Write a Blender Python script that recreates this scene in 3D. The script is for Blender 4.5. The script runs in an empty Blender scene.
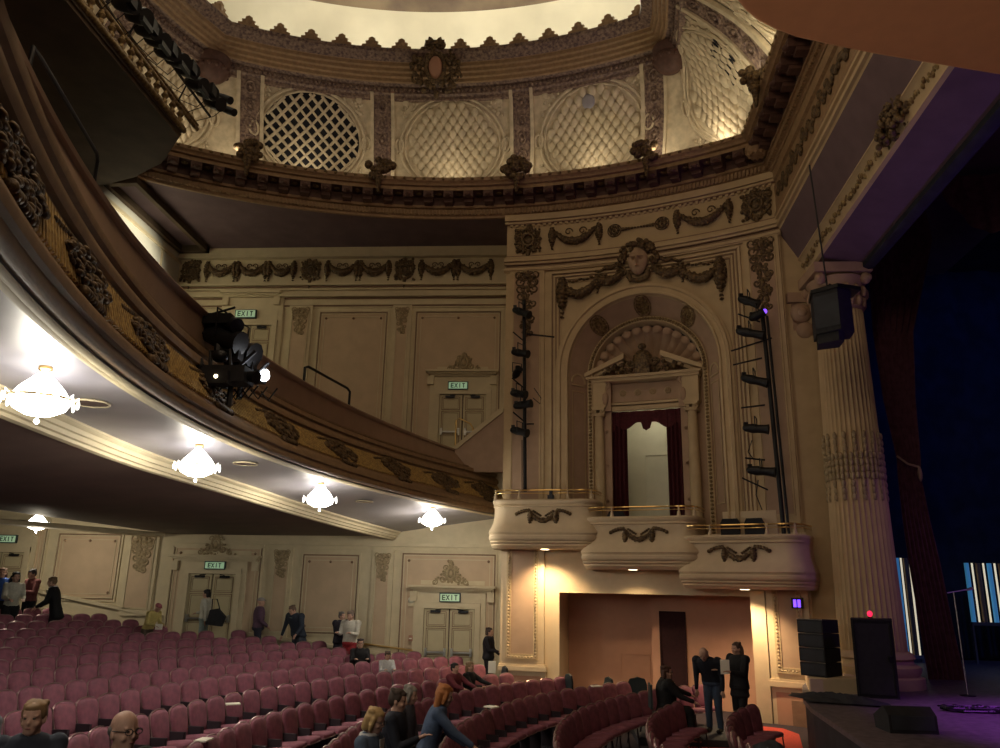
import bpy, math, random
from math import sin, cos, pi, radians, sqrt, atan2, hypot
from mathutils import Vector, Matrix
random.seed(7)
C = bpy.context.scene
COL = C.collection
# ---------------------------------------------------------------- camera
cd = bpy.data.cameras.new('camera'); cam = bpy.data.objects.new('camera', cd); COL.objects.link(cam)
cd.sensor_width = 36.0; cd.sensor_fit = 'HORIZONTAL'; cd.lens = 780.0/1000*36
cam.location = (0, 0, 3.0)
cam.rotation_euler = (Matrix.Rotation(radians(4), 3, 'Z') @ Matrix.Rotation(pi/2+radians(15.2), 3, 'X') @ Matrix.Rotation(radians(1.1), 3, 'Z')).to_euler()
C.camera = cam
C.view_settings.view_transform = 'Standard'; C.view_settings.look = 'None'
C.view_settings.gamma = 1; C.view_settings.use_curve_mapping = False
C.view_settings.exposure = 0.0
# ---------------------------------------------------------------- materials
def mat(name, col, rough=.6, metal=0, noise=0, scale=8, bump=0, col2=None, emit=None, es=0, spec=.4, det=4):
    m = bpy.data.materials.new(name); m.use_nodes = True
    nt = m.node_tree; b = nt.nodes['Principled BSDF']
    b.inputs['Base Color'].default_value = (*col, 1); b.inputs['Roughness'].default_value = rough
    b.inputs['Metallic'].default_value = metal
    b.inputs['Specular IOR Level'].default_value = spec
    if noise or bump or col2:
        tc = nt.nodes.new('ShaderNodeTexCoord'); n = nt.nodes.new('ShaderNodeTexNoise')
        n.inputs['Scale'].default_value = scale; n.inputs['Detail'].default_value = det
        nt.links.new(tc.outputs['Object'], n.inputs['Vector'])
        if noise or col2:
            r = nt.nodes.new('ShaderNodeValToRGB')
            a = col; c = col2 if col2 else tuple(v*(1-noise) for v in col)
            r.color_ramp.elements[0].position = .36; r.color_ramp.elements[1].position = .66
            r.color_ramp.elements[0].color = (*c, 1); r.color_ramp.elements[1].color = (*a, 1)
            nt.links.new(n.outputs['Fac'], r.inputs['Fac']); nt.links.new(r.outputs['Color'], b.inputs['Base Color'])
        if bump:
            bp_ = nt.nodes.new('ShaderNodeBump'); bp_.inputs['Strength'].default_value = bump; bp_.inputs['Distance'].default_value = .03
            nt.links.new(n.outputs['Fac'], bp_.inputs['Height']); nt.links.new(bp_.outputs['Normal'], b.inputs['Normal'])
    if emit:
        b.inputs['Emission Color'].default_value = (*emit, 1); b.inputs['Emission Strength'].default_value = es
    return m
M = dict(
 cream=mat('cream_plaster', (.62,.53,.35), .7, noise=.10, scale=3),
 pink=mat('pinkish_panel_plaster', (.56,.42,.28), .75, noise=.10, scale=2.5),
 glaze=mat('brown_glaze_and_groove_shade', (.26,.16,.10), .7, noise=.2, scale=9),
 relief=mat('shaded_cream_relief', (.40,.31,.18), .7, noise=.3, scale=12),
 bay=mat('ochre_plaster', (.53,.40,.235), .7, noise=.10, scale=3),
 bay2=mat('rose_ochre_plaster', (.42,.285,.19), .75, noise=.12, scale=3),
 gilt=mat('antique_gilt', (.34,.25,.11), .42, .35, col2=(.12,.07,.035), scale=14, bump=.5),
 bronze=mat('dark_bronze_gilding', (.19,.125,.055), .5, .25, col2=(.05,.03,.018), scale=16, bump=.6),
 ceil=mat('mauve_brown_ceiling', (.165,.11,.12), .8, noise=.18, scale=2),
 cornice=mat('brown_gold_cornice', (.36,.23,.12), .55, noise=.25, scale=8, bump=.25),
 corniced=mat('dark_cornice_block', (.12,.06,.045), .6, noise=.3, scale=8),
 domep=mat('pale_dome_plaster', (.62,.52,.36), .65, noise=.25, scale=5, bump=.3),
 domeorn=mat('violet_brown_rib_ornament', (.30,.21,.15), .6, col2=(.10,.06,.055), scale=12, bump=1.0),
 hole=mat('dark_grille_hole', (.006,.006,.010), .9),
 dome=mat('dome_painted_plaster', (.76,.72,.60), .8, noise=.14, scale=.7),
 domec=mat('brown_dome_centre', (.26,.20,.14), .8, col2=(.15,.11,.09), scale=.8),
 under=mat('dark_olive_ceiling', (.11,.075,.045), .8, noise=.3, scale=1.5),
 fascia=mat('brown_fascia', (.29,.185,.10), .6, noise=.22, scale=6, bump=.15),
 fasciag=mat('gold_fluted_frieze', (.58,.40,.14), .5, .1, col2=(.30,.19,.07), scale=18, bump=.4),
 fasciaj=mat('mauve_parapet', (.34,.225,.15), .7, noise=.12, scale=3),
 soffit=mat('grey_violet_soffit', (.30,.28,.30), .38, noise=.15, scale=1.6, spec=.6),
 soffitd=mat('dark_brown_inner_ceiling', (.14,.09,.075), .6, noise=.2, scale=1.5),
 box=mat('opera_box_plaster', (.62,.49,.32), .6, noise=.08, scale=4),
 brass=mat('polished_brass', (.75,.52,.20), .28, .9),
 black=mat('black_metal', (.012,.012,.014), .45, .3),
 blackp=mat('matte_black_paint', (.018,.018,.022), .8, noise=.3, scale=9),
 darkdoor=mat('dark_maroon_cloth', (.03,.006,.008), .9, noise=.3, scale=14),
 curtain=mat('crimson_curtain', (.075,.008,.014), .85, noise=.3, scale=14),
 drape=mat('plum_stage_drape', (.15,.055,.075), .85, noise=.4, scale=6),
 backdrop=mat('midnight_blue_cloth', (.012,.017,.036), .95, noise=.5, scale=2),
 deck=mat('stage_deck', (.14,.11,.13), .5, noise=.5, scale=7),
 deckf=mat('stage_front_black', (.030,.034,.045), .7, noise=.4, scale=3),
 floor=mat('dark_plum_carpet', (.045,.03,.04), .95, noise=.3, scale=20),
 red=mat('red_aisle_carpet', (.55,.06,.04), .9, noise=.25, scale=20),
 white=mat('pale_wall_paint', (.62,.60,.50), .7, noise=.06, scale=3),
 recess=mat('terracotta_wall', (.50,.27,.18), .8, noise=.08, scale=3),
 velvet=mat('mauve_velvet', (.27,.09,.13), .72, noise=.30, scale=9, bump=.08, spec=.35),
 seatm=mat('worn_seat_metal', (.30,.20,.19), .35, .6),
 seatw=mat('dark_seat_underframe', (.03,.02,.028), .6),
 door=mat('cream_door_paint', (.52,.45,.28), .5, noise=.06, scale=4),
 steel=mat('steel', (.55,.55,.52), .3, .9),
 paper=mat('white_paper', (.85,.82,.70), .8),
 green=mat('dark_green_vinyl', (.022,.038,.042), .5),
 lampw=mat('lamp_glass', (1,1,1), .3, emit=(1,.97,.86), es=9),
 lampw2=mat('crystal_glass', (1,1,1), .15, emit=(1,.97,.88), es=2.2),
 down=mat('downlight_lens', (1,1,1), .3, emit=(1,.82,.5), es=6),
 exitg=mat('exit_sign_face', (.5,.6,.4), .5, emit=(.45,.80,.50), es=.24),
 exitl=mat('exit_sign_letters', (.01,.03,.01), .6),
 uv=mat('violet_lamp', (.2,.1,1), .4, emit=(.18,.06,1), es=2.2),
 redl=mat('red_lamp', (1,.05,.1), .4, emit=(1,.02,.08), es=1.6),
 spotl=mat('white_spot_lens', (1,1,1), .3, emit=(.85,.92,1), es=14),
 tubew=mat('white_light_tube', (.6,.6,.5), .3, emit=(.95,.85,.6), es=.65),
 tubeb=mat('blue_light_tube', (.1,.4,1), .3, emit=(.04,.18,.30), es=.5),
 canopy=mat('terracotta_canopy', (.80,.37,.17), .8, noise=.05, scale=5),
 patch=mat('brown_patched_plaster', (.30,.17,.11), .9, noise=.2, scale=6),
 stairw=mat('dim_stair_wall', (.42,.30,.22), .7, noise=.1, scale=4),
)
# ---------------------------------------------------------------- mesh builder
class MB:
    def __init__(s, mp=None): s.v=[]; s.f=[]; s.mp=mp
    def add(s, vs, fs):
        n=len(s.v)
        s.v += [tuple(s.mp(*p)) if s.mp else tuple(p) for p in vs]
        s.f += [tuple(i+n for i in f) for f in fs]; return s
    def box(s, x0,x1,y0,y1,z0,z1, n=1):
        vs=[];fs=[]
        for i in range(n+1):
            x=x0+(x1-x0)*i/n; vs += [(x,y0,z0),(x,y1,z0),(x,y1,z1),(x,y0,z1)]
        for i in range(n):
            a=4*i
            for k in range(4): fs.append((a+k, a+(k+1)%4, a+4+(k+1)%4, a+4+k))
        fs += [(3,2,1,0),(4*n,4*n+1,4*n+2,4*n+3)]
        return s.add(vs,fs)
    def ball(s, c, r, seg=8, rg=5):
        if not hasattr(r,'__len__'): r=(r,r,r)
        seg=max(seg,8); rg=max(rg,6 if max(r)>.03 else 5)
        vs=[(c[0],c[1],c[2]-r[2])];fs=[]
        for j in range(1,rg):
            t=-pi/2+pi*j/rg
            for i in range(seg):
                a=2*pi*i/seg; vs.append((c[0]+r[0]*cos(t)*cos(a), c[1]+r[1]*cos(t)*sin(a), c[2]+r[2]*sin(t)))
        vs.append((c[0],c[1],c[2]+r[2])); L=len(vs)-1
        for i in range(seg):
            k=(i+1)%seg
            fs.append((0,1+k,1+i)); fs.append((L, L-seg+i, L-seg+k))
            for j in range(rg-2): a=1+j*seg; fs.append((a+i,a+k,a+seg+k,a+seg+i))
        return s.add(vs,fs)
    def tube(s, pts, r, seg=6, closed=False, caps=True):
        P=[Vector(p) for p in pts]; n=len(P); vs=[];fs=[]; up=None
        for i in range(n):
            if closed: d=P[(i+1)%n]-P[i-1]
            else: d=P[min(i+1,n-1)]-P[max(i-1,0)]
            if d.length<1e-9: d=Vector((0,0,1))
            d.normalize()
            if up is None: up = Vector((0,0,1)) if abs(d.z)<.9 else Vector((1,0,0))
            a=d.cross(up)
            if a.length<1e-4: a=d.cross(Vector((.3,.9,.1)))
            a.normalize(); b=d.cross(a).normalized(); up = -b if False else up
            rr=r[i] if hasattr(r,'__len__') else r
            for k in range(seg):
                t=2*pi*k/seg; q=P[i]+a*rr*cos(t)+b*rr*sin(t); vs.append(tuple(q))
        m = n if closed else n-1
        for i in range(m):
            for k in range(seg):
                j=(i+1)%n; fs.append((i*seg+k, i*seg+(k+1)%seg, j*seg+(k+1)%seg, j*seg+k))
        if not closed and caps: fs += [tuple(range(seg))[::-1], tuple((n-1)*seg+k for k in range(seg))]
        return s.add(vs,fs)
    def grid(s, rows, cu=False, cv=False):
        n=len(rows);m=len(rows[0]);vs=[p for r in rows for p in r];fs=[]
        for i in range(n if cu else n-1):
            for j in range(m if cv else m-1):
                a=i*m+j;b=i*m+(j+1)%m;c=((i+1)%n)*m+(j+1)%m;d=((i+1)%n)*m+j; fs.append((a,b,c,d))
        return s.add(vs,fs)
    def prism(s, poly, w0, w1, ax=2):
        # polygon in the first two axes (ax=2), extruded on the third
        n=len(poly); f=(lambda p,w:(p[0],p[1],w)) if ax==2 else ((lambda p,w:(p[0],w,p[1])) if ax==1 else (lambda p,w:(w,p[0],p[1])))
        vs=[f(p,w0) for p in poly]+[f(p,w1) for p in poly]
        fs=[tuple(range(n))[::-1], tuple(range(n,2*n))]+[(i,(i+1)%n,n+(i+1)%n,n+i) for i in range(n)]
        return s.add(vs,fs)
    def lathe(s, prof, c=(0,0), seg=16, zf=None):
        rows=[[(c[0]+r*cos(2*pi*i/seg), c[1]+r*sin(2*pi*i/seg), z) for i in range(seg)] for r,z in prof]
        n=len(s.v); s.grid(rows, cv=True)
        k=len(prof)-1
        if prof[0][0]>1e-4: s.f.append(tuple(n+i for i in range(seg))[::-1])
        if prof[k][0]>1e-4: s.f.append(tuple(n+k*seg+i for i in range(seg)))
        return s
    def cone(s, p0, r0, p1, r1, seg=10):
        s.tube([p0,p1],[r0,r1],seg); s.ball(p0,r0*.99,seg,6); s.ball(p1,r1*.99,seg,6); return s
    def mesh(s, name, m, smooth=True, org=None):
        me=bpy.data.meshes.new(name)
        vs=s.v if org is None else [(a-org[0],b-org[1],c-org[2]) for a,b,c in s.v]
        me.from_pydata(vs,[],s.f); me.validate(); me.update()
        import bmesh
        bm=bmesh.new(); bm.from_mesh(me);
        bmesh.ops.recalc_face_normals(bm, faces=bm.faces); bm.to_mesh(me); bm.free()
        if smooth:
            me.set_sharp_from_angle(angle=radians(52)) if hasattr(me,'set_sharp_from_angle') else None
            for p in me.polygons: p.use_smooth=True
        me.materials.append(m); return me
def tag(o, label=None, cat=None, group=None, kind=None):
    if label: o['label']=label
    if cat: o['category']=cat
    if group: o['group']=group
    if kind: o['kind']=kind
    return o
def wloc(p):
    v=Vector((0,0,0))
    while p is not None: v += p.location; p = p.parent
    return v
def part(name, mb, m, parent, label=None):
    """child mesh; builder coordinates are world ones (parents are never rotated when this is used)"""
    org = wloc(parent)
    o=bpy.data.objects.new(name, mb.mesh(name, m, org=tuple(org))); COL.objects.link(o); o.parent=parent
    if label: o['label']=label
    return o
def solo(name, mb, m, label=None, cat=None, group=None, kind=None, base=True):
    if base:
        xs=[v[0] for v in mb.v]; ys=[v[1] for v in mb.v]; zs=[v[2] for v in mb.v]
        org=((min(xs)+max(xs))/2,(min(ys)+max(ys))/2,min(zs))
    else: org=(0,0,0)
    o=bpy.data.objects.new(name, mb.mesh(name, m, org=org)); o.location=org; COL.objects.link(o)
    return tag(o,label,cat,group,kind)
def struct(name, mb, m): return solo(name, mb, m, kind='structure', base=False)
def thing(name, label, cat, loc=(0,0,0), group=None, rz=0):
    o=bpy.data.objects.new(name,None); COL.objects.link(o); o.location=loc; o.rotation_euler=(0,0,rz); o.empty_display_size=.2
    return tag(o,label,cat,group)
def copy_tree(o, parent=None):
    c=o.copy(); COL.objects.link(c); c.parent=parent
    for ch in KIDS.get(o.name, []): copy_tree(ch, c)
    return c
KIDS={}
def reg(o):  # remember children of a prototype before copying
    bpy.context.view_layer.update()
    def rec(x):
        KIDS[x.name]=list(x.children)
        for c in x.children: rec(c)
    rec(o)
# ---------------------------------------------------------------- measured plan of the house
WY=24.5                                   # plane of the house-left side wall
def side(u,v,w): return (u, WY-w, v)
BCX,BCY,BR=-2.7,5.85,16.5                 # the curved bay with the arch is an arc about this centre
def bay(u,v,w): p=u/BR; return (BCX+(BR-w)*sin(p), BCY+(BR-w)*cos(p), v)
S2=(9,14)
FP=[(0,0),(11,0),(13,.1),(16,.3),(19,.62),(22.2,1.03),(27.1,1.65),(33,2.3),(60,2.3)]
def fl(x,y):
    r=hypot(x-S2[0],y-S2[1])
    for (a,b),(c,d) in zip(FP,FP[1:]):
        if r<=c: return b+(d-b)*(r-a)/(c-a)
    return 2.3
def poly(c,y):
    r=0
    for k in c: r=r*y+k
    return r
L0=[-0.00032589,0.035003,-0.66231,-1.3586]; L3=[-3.2222e-05,0.027061,-0.66242,-1.4085]; L4=[-0.00032865,0.033696,-0.66446,-1.7057]
STP=[(-4,-3.6,4.8),(0,-4.5,4.8),(4,-5.45,4.8),(8.27,-6.26,4.8),(11,-6.67,4.8),(12.7,-6.78,4.78),(14.25,-6.59,4.72),(16.1,-6.32,4.64),(18.55,-6.03,4.55),(21.3,-5.49,4.42),(24.68,-4.76,4.3),(26,-4.5,4.3)]
def cr(y,k):
    n=len(STP)
    for i in range(n-1):
        if y<=STP[i+1][0]: break
    p=[STP[max(0,i-1)],STP[i],STP[i+1],STP[min(n-1,i+2)]]; h=p[2][0]-p[1][0]; t=(y-p[1][0])/h
    m1=(p[2][k]-p[0][k])/max(.1,(p[2][0]-p[0][0]))*h; m2=(p[3][k]-p[1][k])/max(.1,(p[3][0]-p[1][0]))*h
    return (2*t**3-3*t*t+1)*p[1][k]+(t**3-2*t*t+t)*m1+(-2*t**3+3*t*t)*p[2][k]+(t**3-t*t)*m2
# ---------------------------------------------------------------- light helper
def lamp(name, typ, loc, power, col=(1,.85,.6), size=.3, aim=None, spot=None, blend=.6, shape=None, size_y=None):
    l=bpy.data.lights.new(name,typ); l.energy=power; l.color=col
    if typ=='AREA':
        l.size=size
        if size_y: l.shape='RECTANGLE'; l.size_y=size_y
    else: l.shadow_soft_size=size
    if typ=='SPOT': l.spot_size=radians(spot or 60); l.spot_blend=blend
    o=bpy.data.objects.new(name,l); COL.objects.link(o); o.location=loc
    if aim is not None: o.rotation_euler=(Vector(aim)-Vector(loc)).to_track_quat('-Z','Y').to_euler()
    return o
# ---------------------------------------------------------------- plaster ornament helpers (local u,v,w)
def leafball(mb, cu, cv, w, ru, rv, n, r, rnd):
    for i in range(n):
        a=rnd.random()*2*pi; q=sqrt(rnd.random())
        s_=r*(.6+.7*rnd.random())
        mb.ball((cu+ru*q*cos(a), cv+rv*q*sin(a), w+.3*s_), (s_, s_*(.6+.8*rnd.random()), s_*.8), 6, 4)
def swag(mb, u0, v0, u1, v1, sag, r, w, rnd, n=None):
    L=hypot(u1-u0,v1-v0)+sag; n=n or max(8,int(L/(r*.75)))
    for i in range(n+1):
        t=i/n; k=4*t*(1-t); rr=r*(.55+.6*k)
        u=u0+(u1-u0)*t; v=v0+(v1-v0)*t-sag*k
        mb.ball((u,v,w+rr*.5),(rr,rr*(.8+.3*rnd.random()),rr),6,5)
        for q in range(2):
            a=rnd.random()*6.28; mb.ball((u+rr*.8*cos(a),v+rr*.8*sin(a),w+rr*.8),rr*.42,5,4)
def drop(mb, u, v0, v1, r, w, rnd):
    n=max(4,int((v0-v1)/(r*.8)))
    for i in range(n+1):
        t=i/n; rr=r*(.55+.6*sin(pi*min(1,t*1.15+.08)))*(1 if t<.8 else .7)
        mb.ball((u+rnd.uniform(-.2,.2)*r, v0+(v1-v0)*t, w+rr*.5),(rr,rr*.8,rr),6,5)
        for q in (-1,1): mb.ball((u+q*rr*.8, v0+(v1-v0)*t+rnd.uniform(-.3,.3)*r, w+rr*.4),rr*.45,5,4)
def spiral(mb, u, v, w, r, t, turn=1.6, sgn=1, a0=0, seg=5):
    pts=[];rs=[]
    n=int(14*turn)
    for i in range(n+1):
        q=i/n; a=a0+sgn*2*pi*turn*q; R_=r*(1-.82*q); pts.append((u+R_*cos(a),v+R_*sin(a),w)); rs.append(t*(1-.45*q))
    mb.tube(pts,rs,seg)
def ering(mb, u, v, w, ru, rv, t, n=28, seg=6, a0=0, a1=2*pi):
    cl=abs(a1-a0-2*pi)<1e-6
    pts=[(u+ru*cos(a0+(a1-a0)*i/(n if cl else n)), v+rv*sin(a0+(a1-a0)*i/n), w) for i in range(n if cl else n+1)]
    mb.tube(pts,t,seg,closed=cl)
def cartouche(mb, u, v, w, ru, rv, rnd, tail=True):
    ering(mb,u,v,w+.05,ru*.42,rv*.36,ru*.10)
    for sx in (-1,1):
        spiral(mb,u+sx*ru*.62,v+rv*.42,w+.04,ru*.33,ru*.09,1.5,sx,pi/2)
        spiral(mb,u+sx*ru*.58,v-rv*.38,w+.04,ru*.30,ru*.09,1.5,-sx,-pi/2)
        spiral(mb,u+sx*ru*.8,v,w+.03,ru*.2,ru*.07,1.3,sx,0)
    leafball(mb,u,v+rv*.72,w+.02,ru*.35,rv*.2,9,ru*.13,rnd)
    for i in range(22):
        a=2*pi*i/22; mb.ball((u+ru*.82*cos(a),v+rv*.68*sin(a),w+.02),ru*(.10+.05*rnd.random()),5,4)
    for i in range(60):
        x=rnd.uniform(-1,1); y=rnd.uniform(-.8,.8)
        if (x/.42)**2+(y/.36)**2<1: continue
        mb.ball((u+ru*x*.95,v+rv*y,w+.01+.02*rnd.random()),ru*(.09+.07*rnd.random()),5,4)
    mb.ball((u,v,w+.02),(ru*.30,rv*.26,.04),10,6)
    if tail:
        for i in range(7):
            t=i/6; mb.ball((u,v-rv*(.72+.62*t),w+.03),(ru*.22*(1-.7*t),rv*.10,ru*.14*(1-.5*t)),6,4)
def acanthus(mb, u, v0, v1, wd, w, rnd):
    """tall branching leaf ornament"""
    H_=v1-v0
    for i in range(9):
        t=i/8; v=v0+H_*t; 
        mb.ball((u+.12*wd*sin(t*9),v,w+.02),(wd*.10,H_*.075,.04),6,4)
        for sx in (-1,1):
            if i%2==(0 if sx>0 else 1) or t>.7:
                q=wd*(.22+.22*t); spiral(mb,u+sx*q*.9,v,w+.02,q*.6,wd*.055,1.2,sx,pi if sx>0 else 0)
                mb.ball((u+sx*q*.4,v+H_*.03,w+.02),(q*.35,H_*.03,.03),5,4)
    leafball(mb,u,v1-H_*.06,w+.02,wd*.42,H_*.07,14,wd*.09,rnd)
    for i in range(70):
        t=rnd.random(); q=rnd.uniform(-1,1)*wd*(.16+.28*t*t+.10*abs(sin(t*9))); mb.ball((u+q,v0+H_*t,w+.012),(wd*.055*(1+rnd.random()),wd*.06*(1+rnd.random()),.025),5,4)
def rosette(mb, u, v, w, r, n=8):
    mb.ball((u,v,w+.02),(r*.28,r*.28,.05),8,5)
    for i in range(n):
        a=2*pi*i/n; mb.ball((u+r*.62*cos(a),v+r*.62*sin(a),w+.01),(r*.27,r*.27,.035),6,4)
    ering(mb,u,v,w,r,r,r*.09,24,5)
def frame(mb, u0,u1,v0,v1,w, t=.06, d=.03, n=1):
    """rectangular moulding frame"""
    mb.box(u0,u1,v0,v0+t,w,w+d,n); mb.box(u0,u1,v1-t,v1,w,w+d,n)
    mb.box(u0,u0+t,v0+t,v1-t,w,w+d); mb.box(u1-t,u1,v0+t,v1-t,w,w+d)
rnd=random.Random(11)
# ================================================================ floor
mb=MB(); xs=[-24+i*.5 for i in range(81)]; ys=[-4+i*.5 for i in range(73)]
mb.grid([[(x,y,fl(x,y)) for y in ys] for x in xs])
struct('floor',mb,M['floor'])
mb=MB(); mb.prism([(2.6,13.0),(3.98,13.0),(4.55,15.4),(4.8,16.6),(5.1,17.8),(5.35,18.8),(5.2,19.5),(4.4,19.9),(2.6,18.5)],.0,.012)
solo('aisle_carpet',mb,M['red'],'red carpet strip on the floor beside the pilaster under the right-hand opera box','carpet')
# ================================================================ side wall, lower storey
def wallslab(x0,x1,z0,z1,y0=WY,y1=WY+.3):
    return MB().box(x0,x1,y0,y1,z0,z1)
wl=solo('wall_left',wallslab(-24,-1.2,-.6,6.6),M['cream'],kind='structure',base=False)
wu=solo('wall_left',wallslab(-13.3,-1.2,6.6,14.3),M['cream'],kind='structure',base=False)
def panel(parent,u0,u1,v0,v1,mapf=side,m='pink',n=1,studs=True,w=0):
    a=MB(mapf); a.box(u0+.1,u1-.1,v0+.1,v1-.1,w,w+.012,n); part('panel_field',a,M[m],parent)
    a=MB(mapf); frame(a,u0,u1,v0,v1,w,.05,.05,n); frame(a,u0+.1,u1-.1,v0+.1,v1-.1,w,.03,.035,n); frame(a,u0+.22,u1-.22,v0+.22,v1-.22,w+.01,.02,.02,n)
    part('panel_moulding',a,M['cream'],parent)
    a=MB(mapf); frame(a,u0+.055,u1-.055,v0+.055,v1-.055,w,.04,.008,n)
    if studs:
        for (x,y) in ((u0+.27,v0+.27),(u1-.27,v0+.27),(u0+.27,v1-.27),(u1-.27,v1-.27),((u0+u1)/2,v1-.27)): a.ball((x,y,w+.02),.045,6,4)
    part('groove_line',a,M['glaze'],parent)
def pilaster(parent,u0,u1,v0,v1,mapf=side,m='pink',orn=.75,ow=None,om='relief',d=.09,n=1):
    a=MB(mapf); a.box(u0-.05,u1+.05,v0,v1,0,d,n); part('pilaster',a,M['cream' if mapf is side else 'bay'],parent)
    a=MB(mapf); a.box(u0+.1,u1-.1,v0+.25,v1-.12,d,d+.01,n); part('pilaster_field',a,M[m],parent)
    a=MB(mapf); frame(a,u0+.05,u1-.05,v0+.2,v1-.07,d,.03,.03,n); part('pilaster_moulding',a,M['cream' if mapf is side else 'bay'],parent)
    if orn:
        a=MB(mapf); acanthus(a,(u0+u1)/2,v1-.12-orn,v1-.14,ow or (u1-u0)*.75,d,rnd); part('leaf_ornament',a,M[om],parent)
# mouldings and panels
a=MB(side)
for z,t,d in ((4.12,.10,.10),(4.0,.05,.05)): a.box(-12,-1.4,z,z+t,0,d)
part('cornice_moulding',a,M['cream'],wl)
panel(wl,-4.68,-1.68,.35,3.98); panel(wl,-7.8,-5.92,1.45,3.9); panel(wl,-11.95,-9.0,1.0,4.1); panel(wl,-15.8,-13.6,2.3,4.42); panel(wl,-19.5,-16.1,2.3,4.8,studs=False)
pilaster(wl,-5.5,-4.93,1.0,4.0); pilaster(wl,-8.68,-8.1,1.3,4.05); pilaster(wl,-13.35,-12.45,1.9,4.4,orn=1.0)
a=MB(side)   # sloping dado rail that follows the rake
for (x0,z0,x1,z1) in ((-18,2.95,-12.0,1.93),(-9.2,1.5,-4.2,.93)):
    a.add([(x0,z0-.10,0),(x1,z1-.10,0),(x1,z1,0),(x0,z0,0),(x0,z0-.10,.12),(x1,z1-.10,.12),(x1,z1,.12),(x0,z0,.12)],[(0,1,2,3),(7,6,5,4),(0,4,5,1),(3,2,6,7),(0,3,7,4),(1,5,6,2)])
    a.add([(x0,z0-.55,0),(x1,z1-.55,0),(x1,z1-.49,0),(x0,z0-.49,0),(x0,z0-.55,.05),(x1,z1-.55,.05),(x1,z1-.49,.05),(x0,z0-.49,.05)],[(0,1,2,3),(7,6,5,4),(0,4,5,1),(3,2,6,7),(0,3,7,4),(1,5,6,2)])
part('dado_rail',a,M['cream'],wl)
a=MB(side); a.tube([(-5.9,1.28,.14),(-4.15,1.1,.14)],.025); a.tube([(-4.4,1.12,.14),(-4.4,1.12,.0)],.02); a.tube([(-5.6,1.25,.14),(-5.6,1.25,.0)],.02)
solo('wall_handrail',a,M['brass'],'thin brass handrail on the lower wall just left of the centre exit doors','handrail')
# ---- doors
def letters(mapf,u,v,w,h,txt='EXIT'):
    a=MB(mapf); x=u; t=h*.17; wd=h*.6
    for ch in txt:
        if ch in 'EI':
            if ch=='E':
                a.box(x,x+t,v,v+h,w,w+.01)
                for k in (0,.415,.83): a.box(x,x+wd,v+h*k,v+h*k+t,w,w+.01)
            else: a.box(x+wd*.5-t/2,x+wd*.5+t/2,v,v+h,w,w+.01)
        elif ch=='X':
            for s_ in (0,1):
                x0,x1=(x,x+wd) if s_ else (x+wd,x)
                a.prism([(x0-t*.5,v),(x0+t*.5,v),(x1+t*.5,v+h),(x1-t*.5,v+h)],w,w+.01)
        elif ch=='T':
            a.box(x,x+wd,v+h-t,v+h,w,w+.01); a.box(x+wd*.5-t/2,x+wd*.5+t/2,v,v+h,w,w+.01)
        x+=wd+h*.22
    return a
def exitsign(u0,u1,v0,v1,label,mapf=side,w=.16):
    c=mapf((u0+u1)/2,v0,w); t=thing('exit_sign',label,'exit sign',c,'exit signs over the doors')
    a=MB(mapf); a.box(u0-.03,u1+.03,v0-.03,v1+.03,w-.14,w); part('housing',a,M['green'],t)
    a=MB(mapf); a.box(u0,u1,v0,v1,w,w+.01); part('sign_face',a,M['exitg'],t)
    h=(v1-v0)*.72; full=4*h*.6+3*h*.22
    part('letters',letters(mapf,(u0+u1)/2-full/2,v0+(v1-v0)*.14,w+.012,h),M['exitl'],t)
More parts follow.
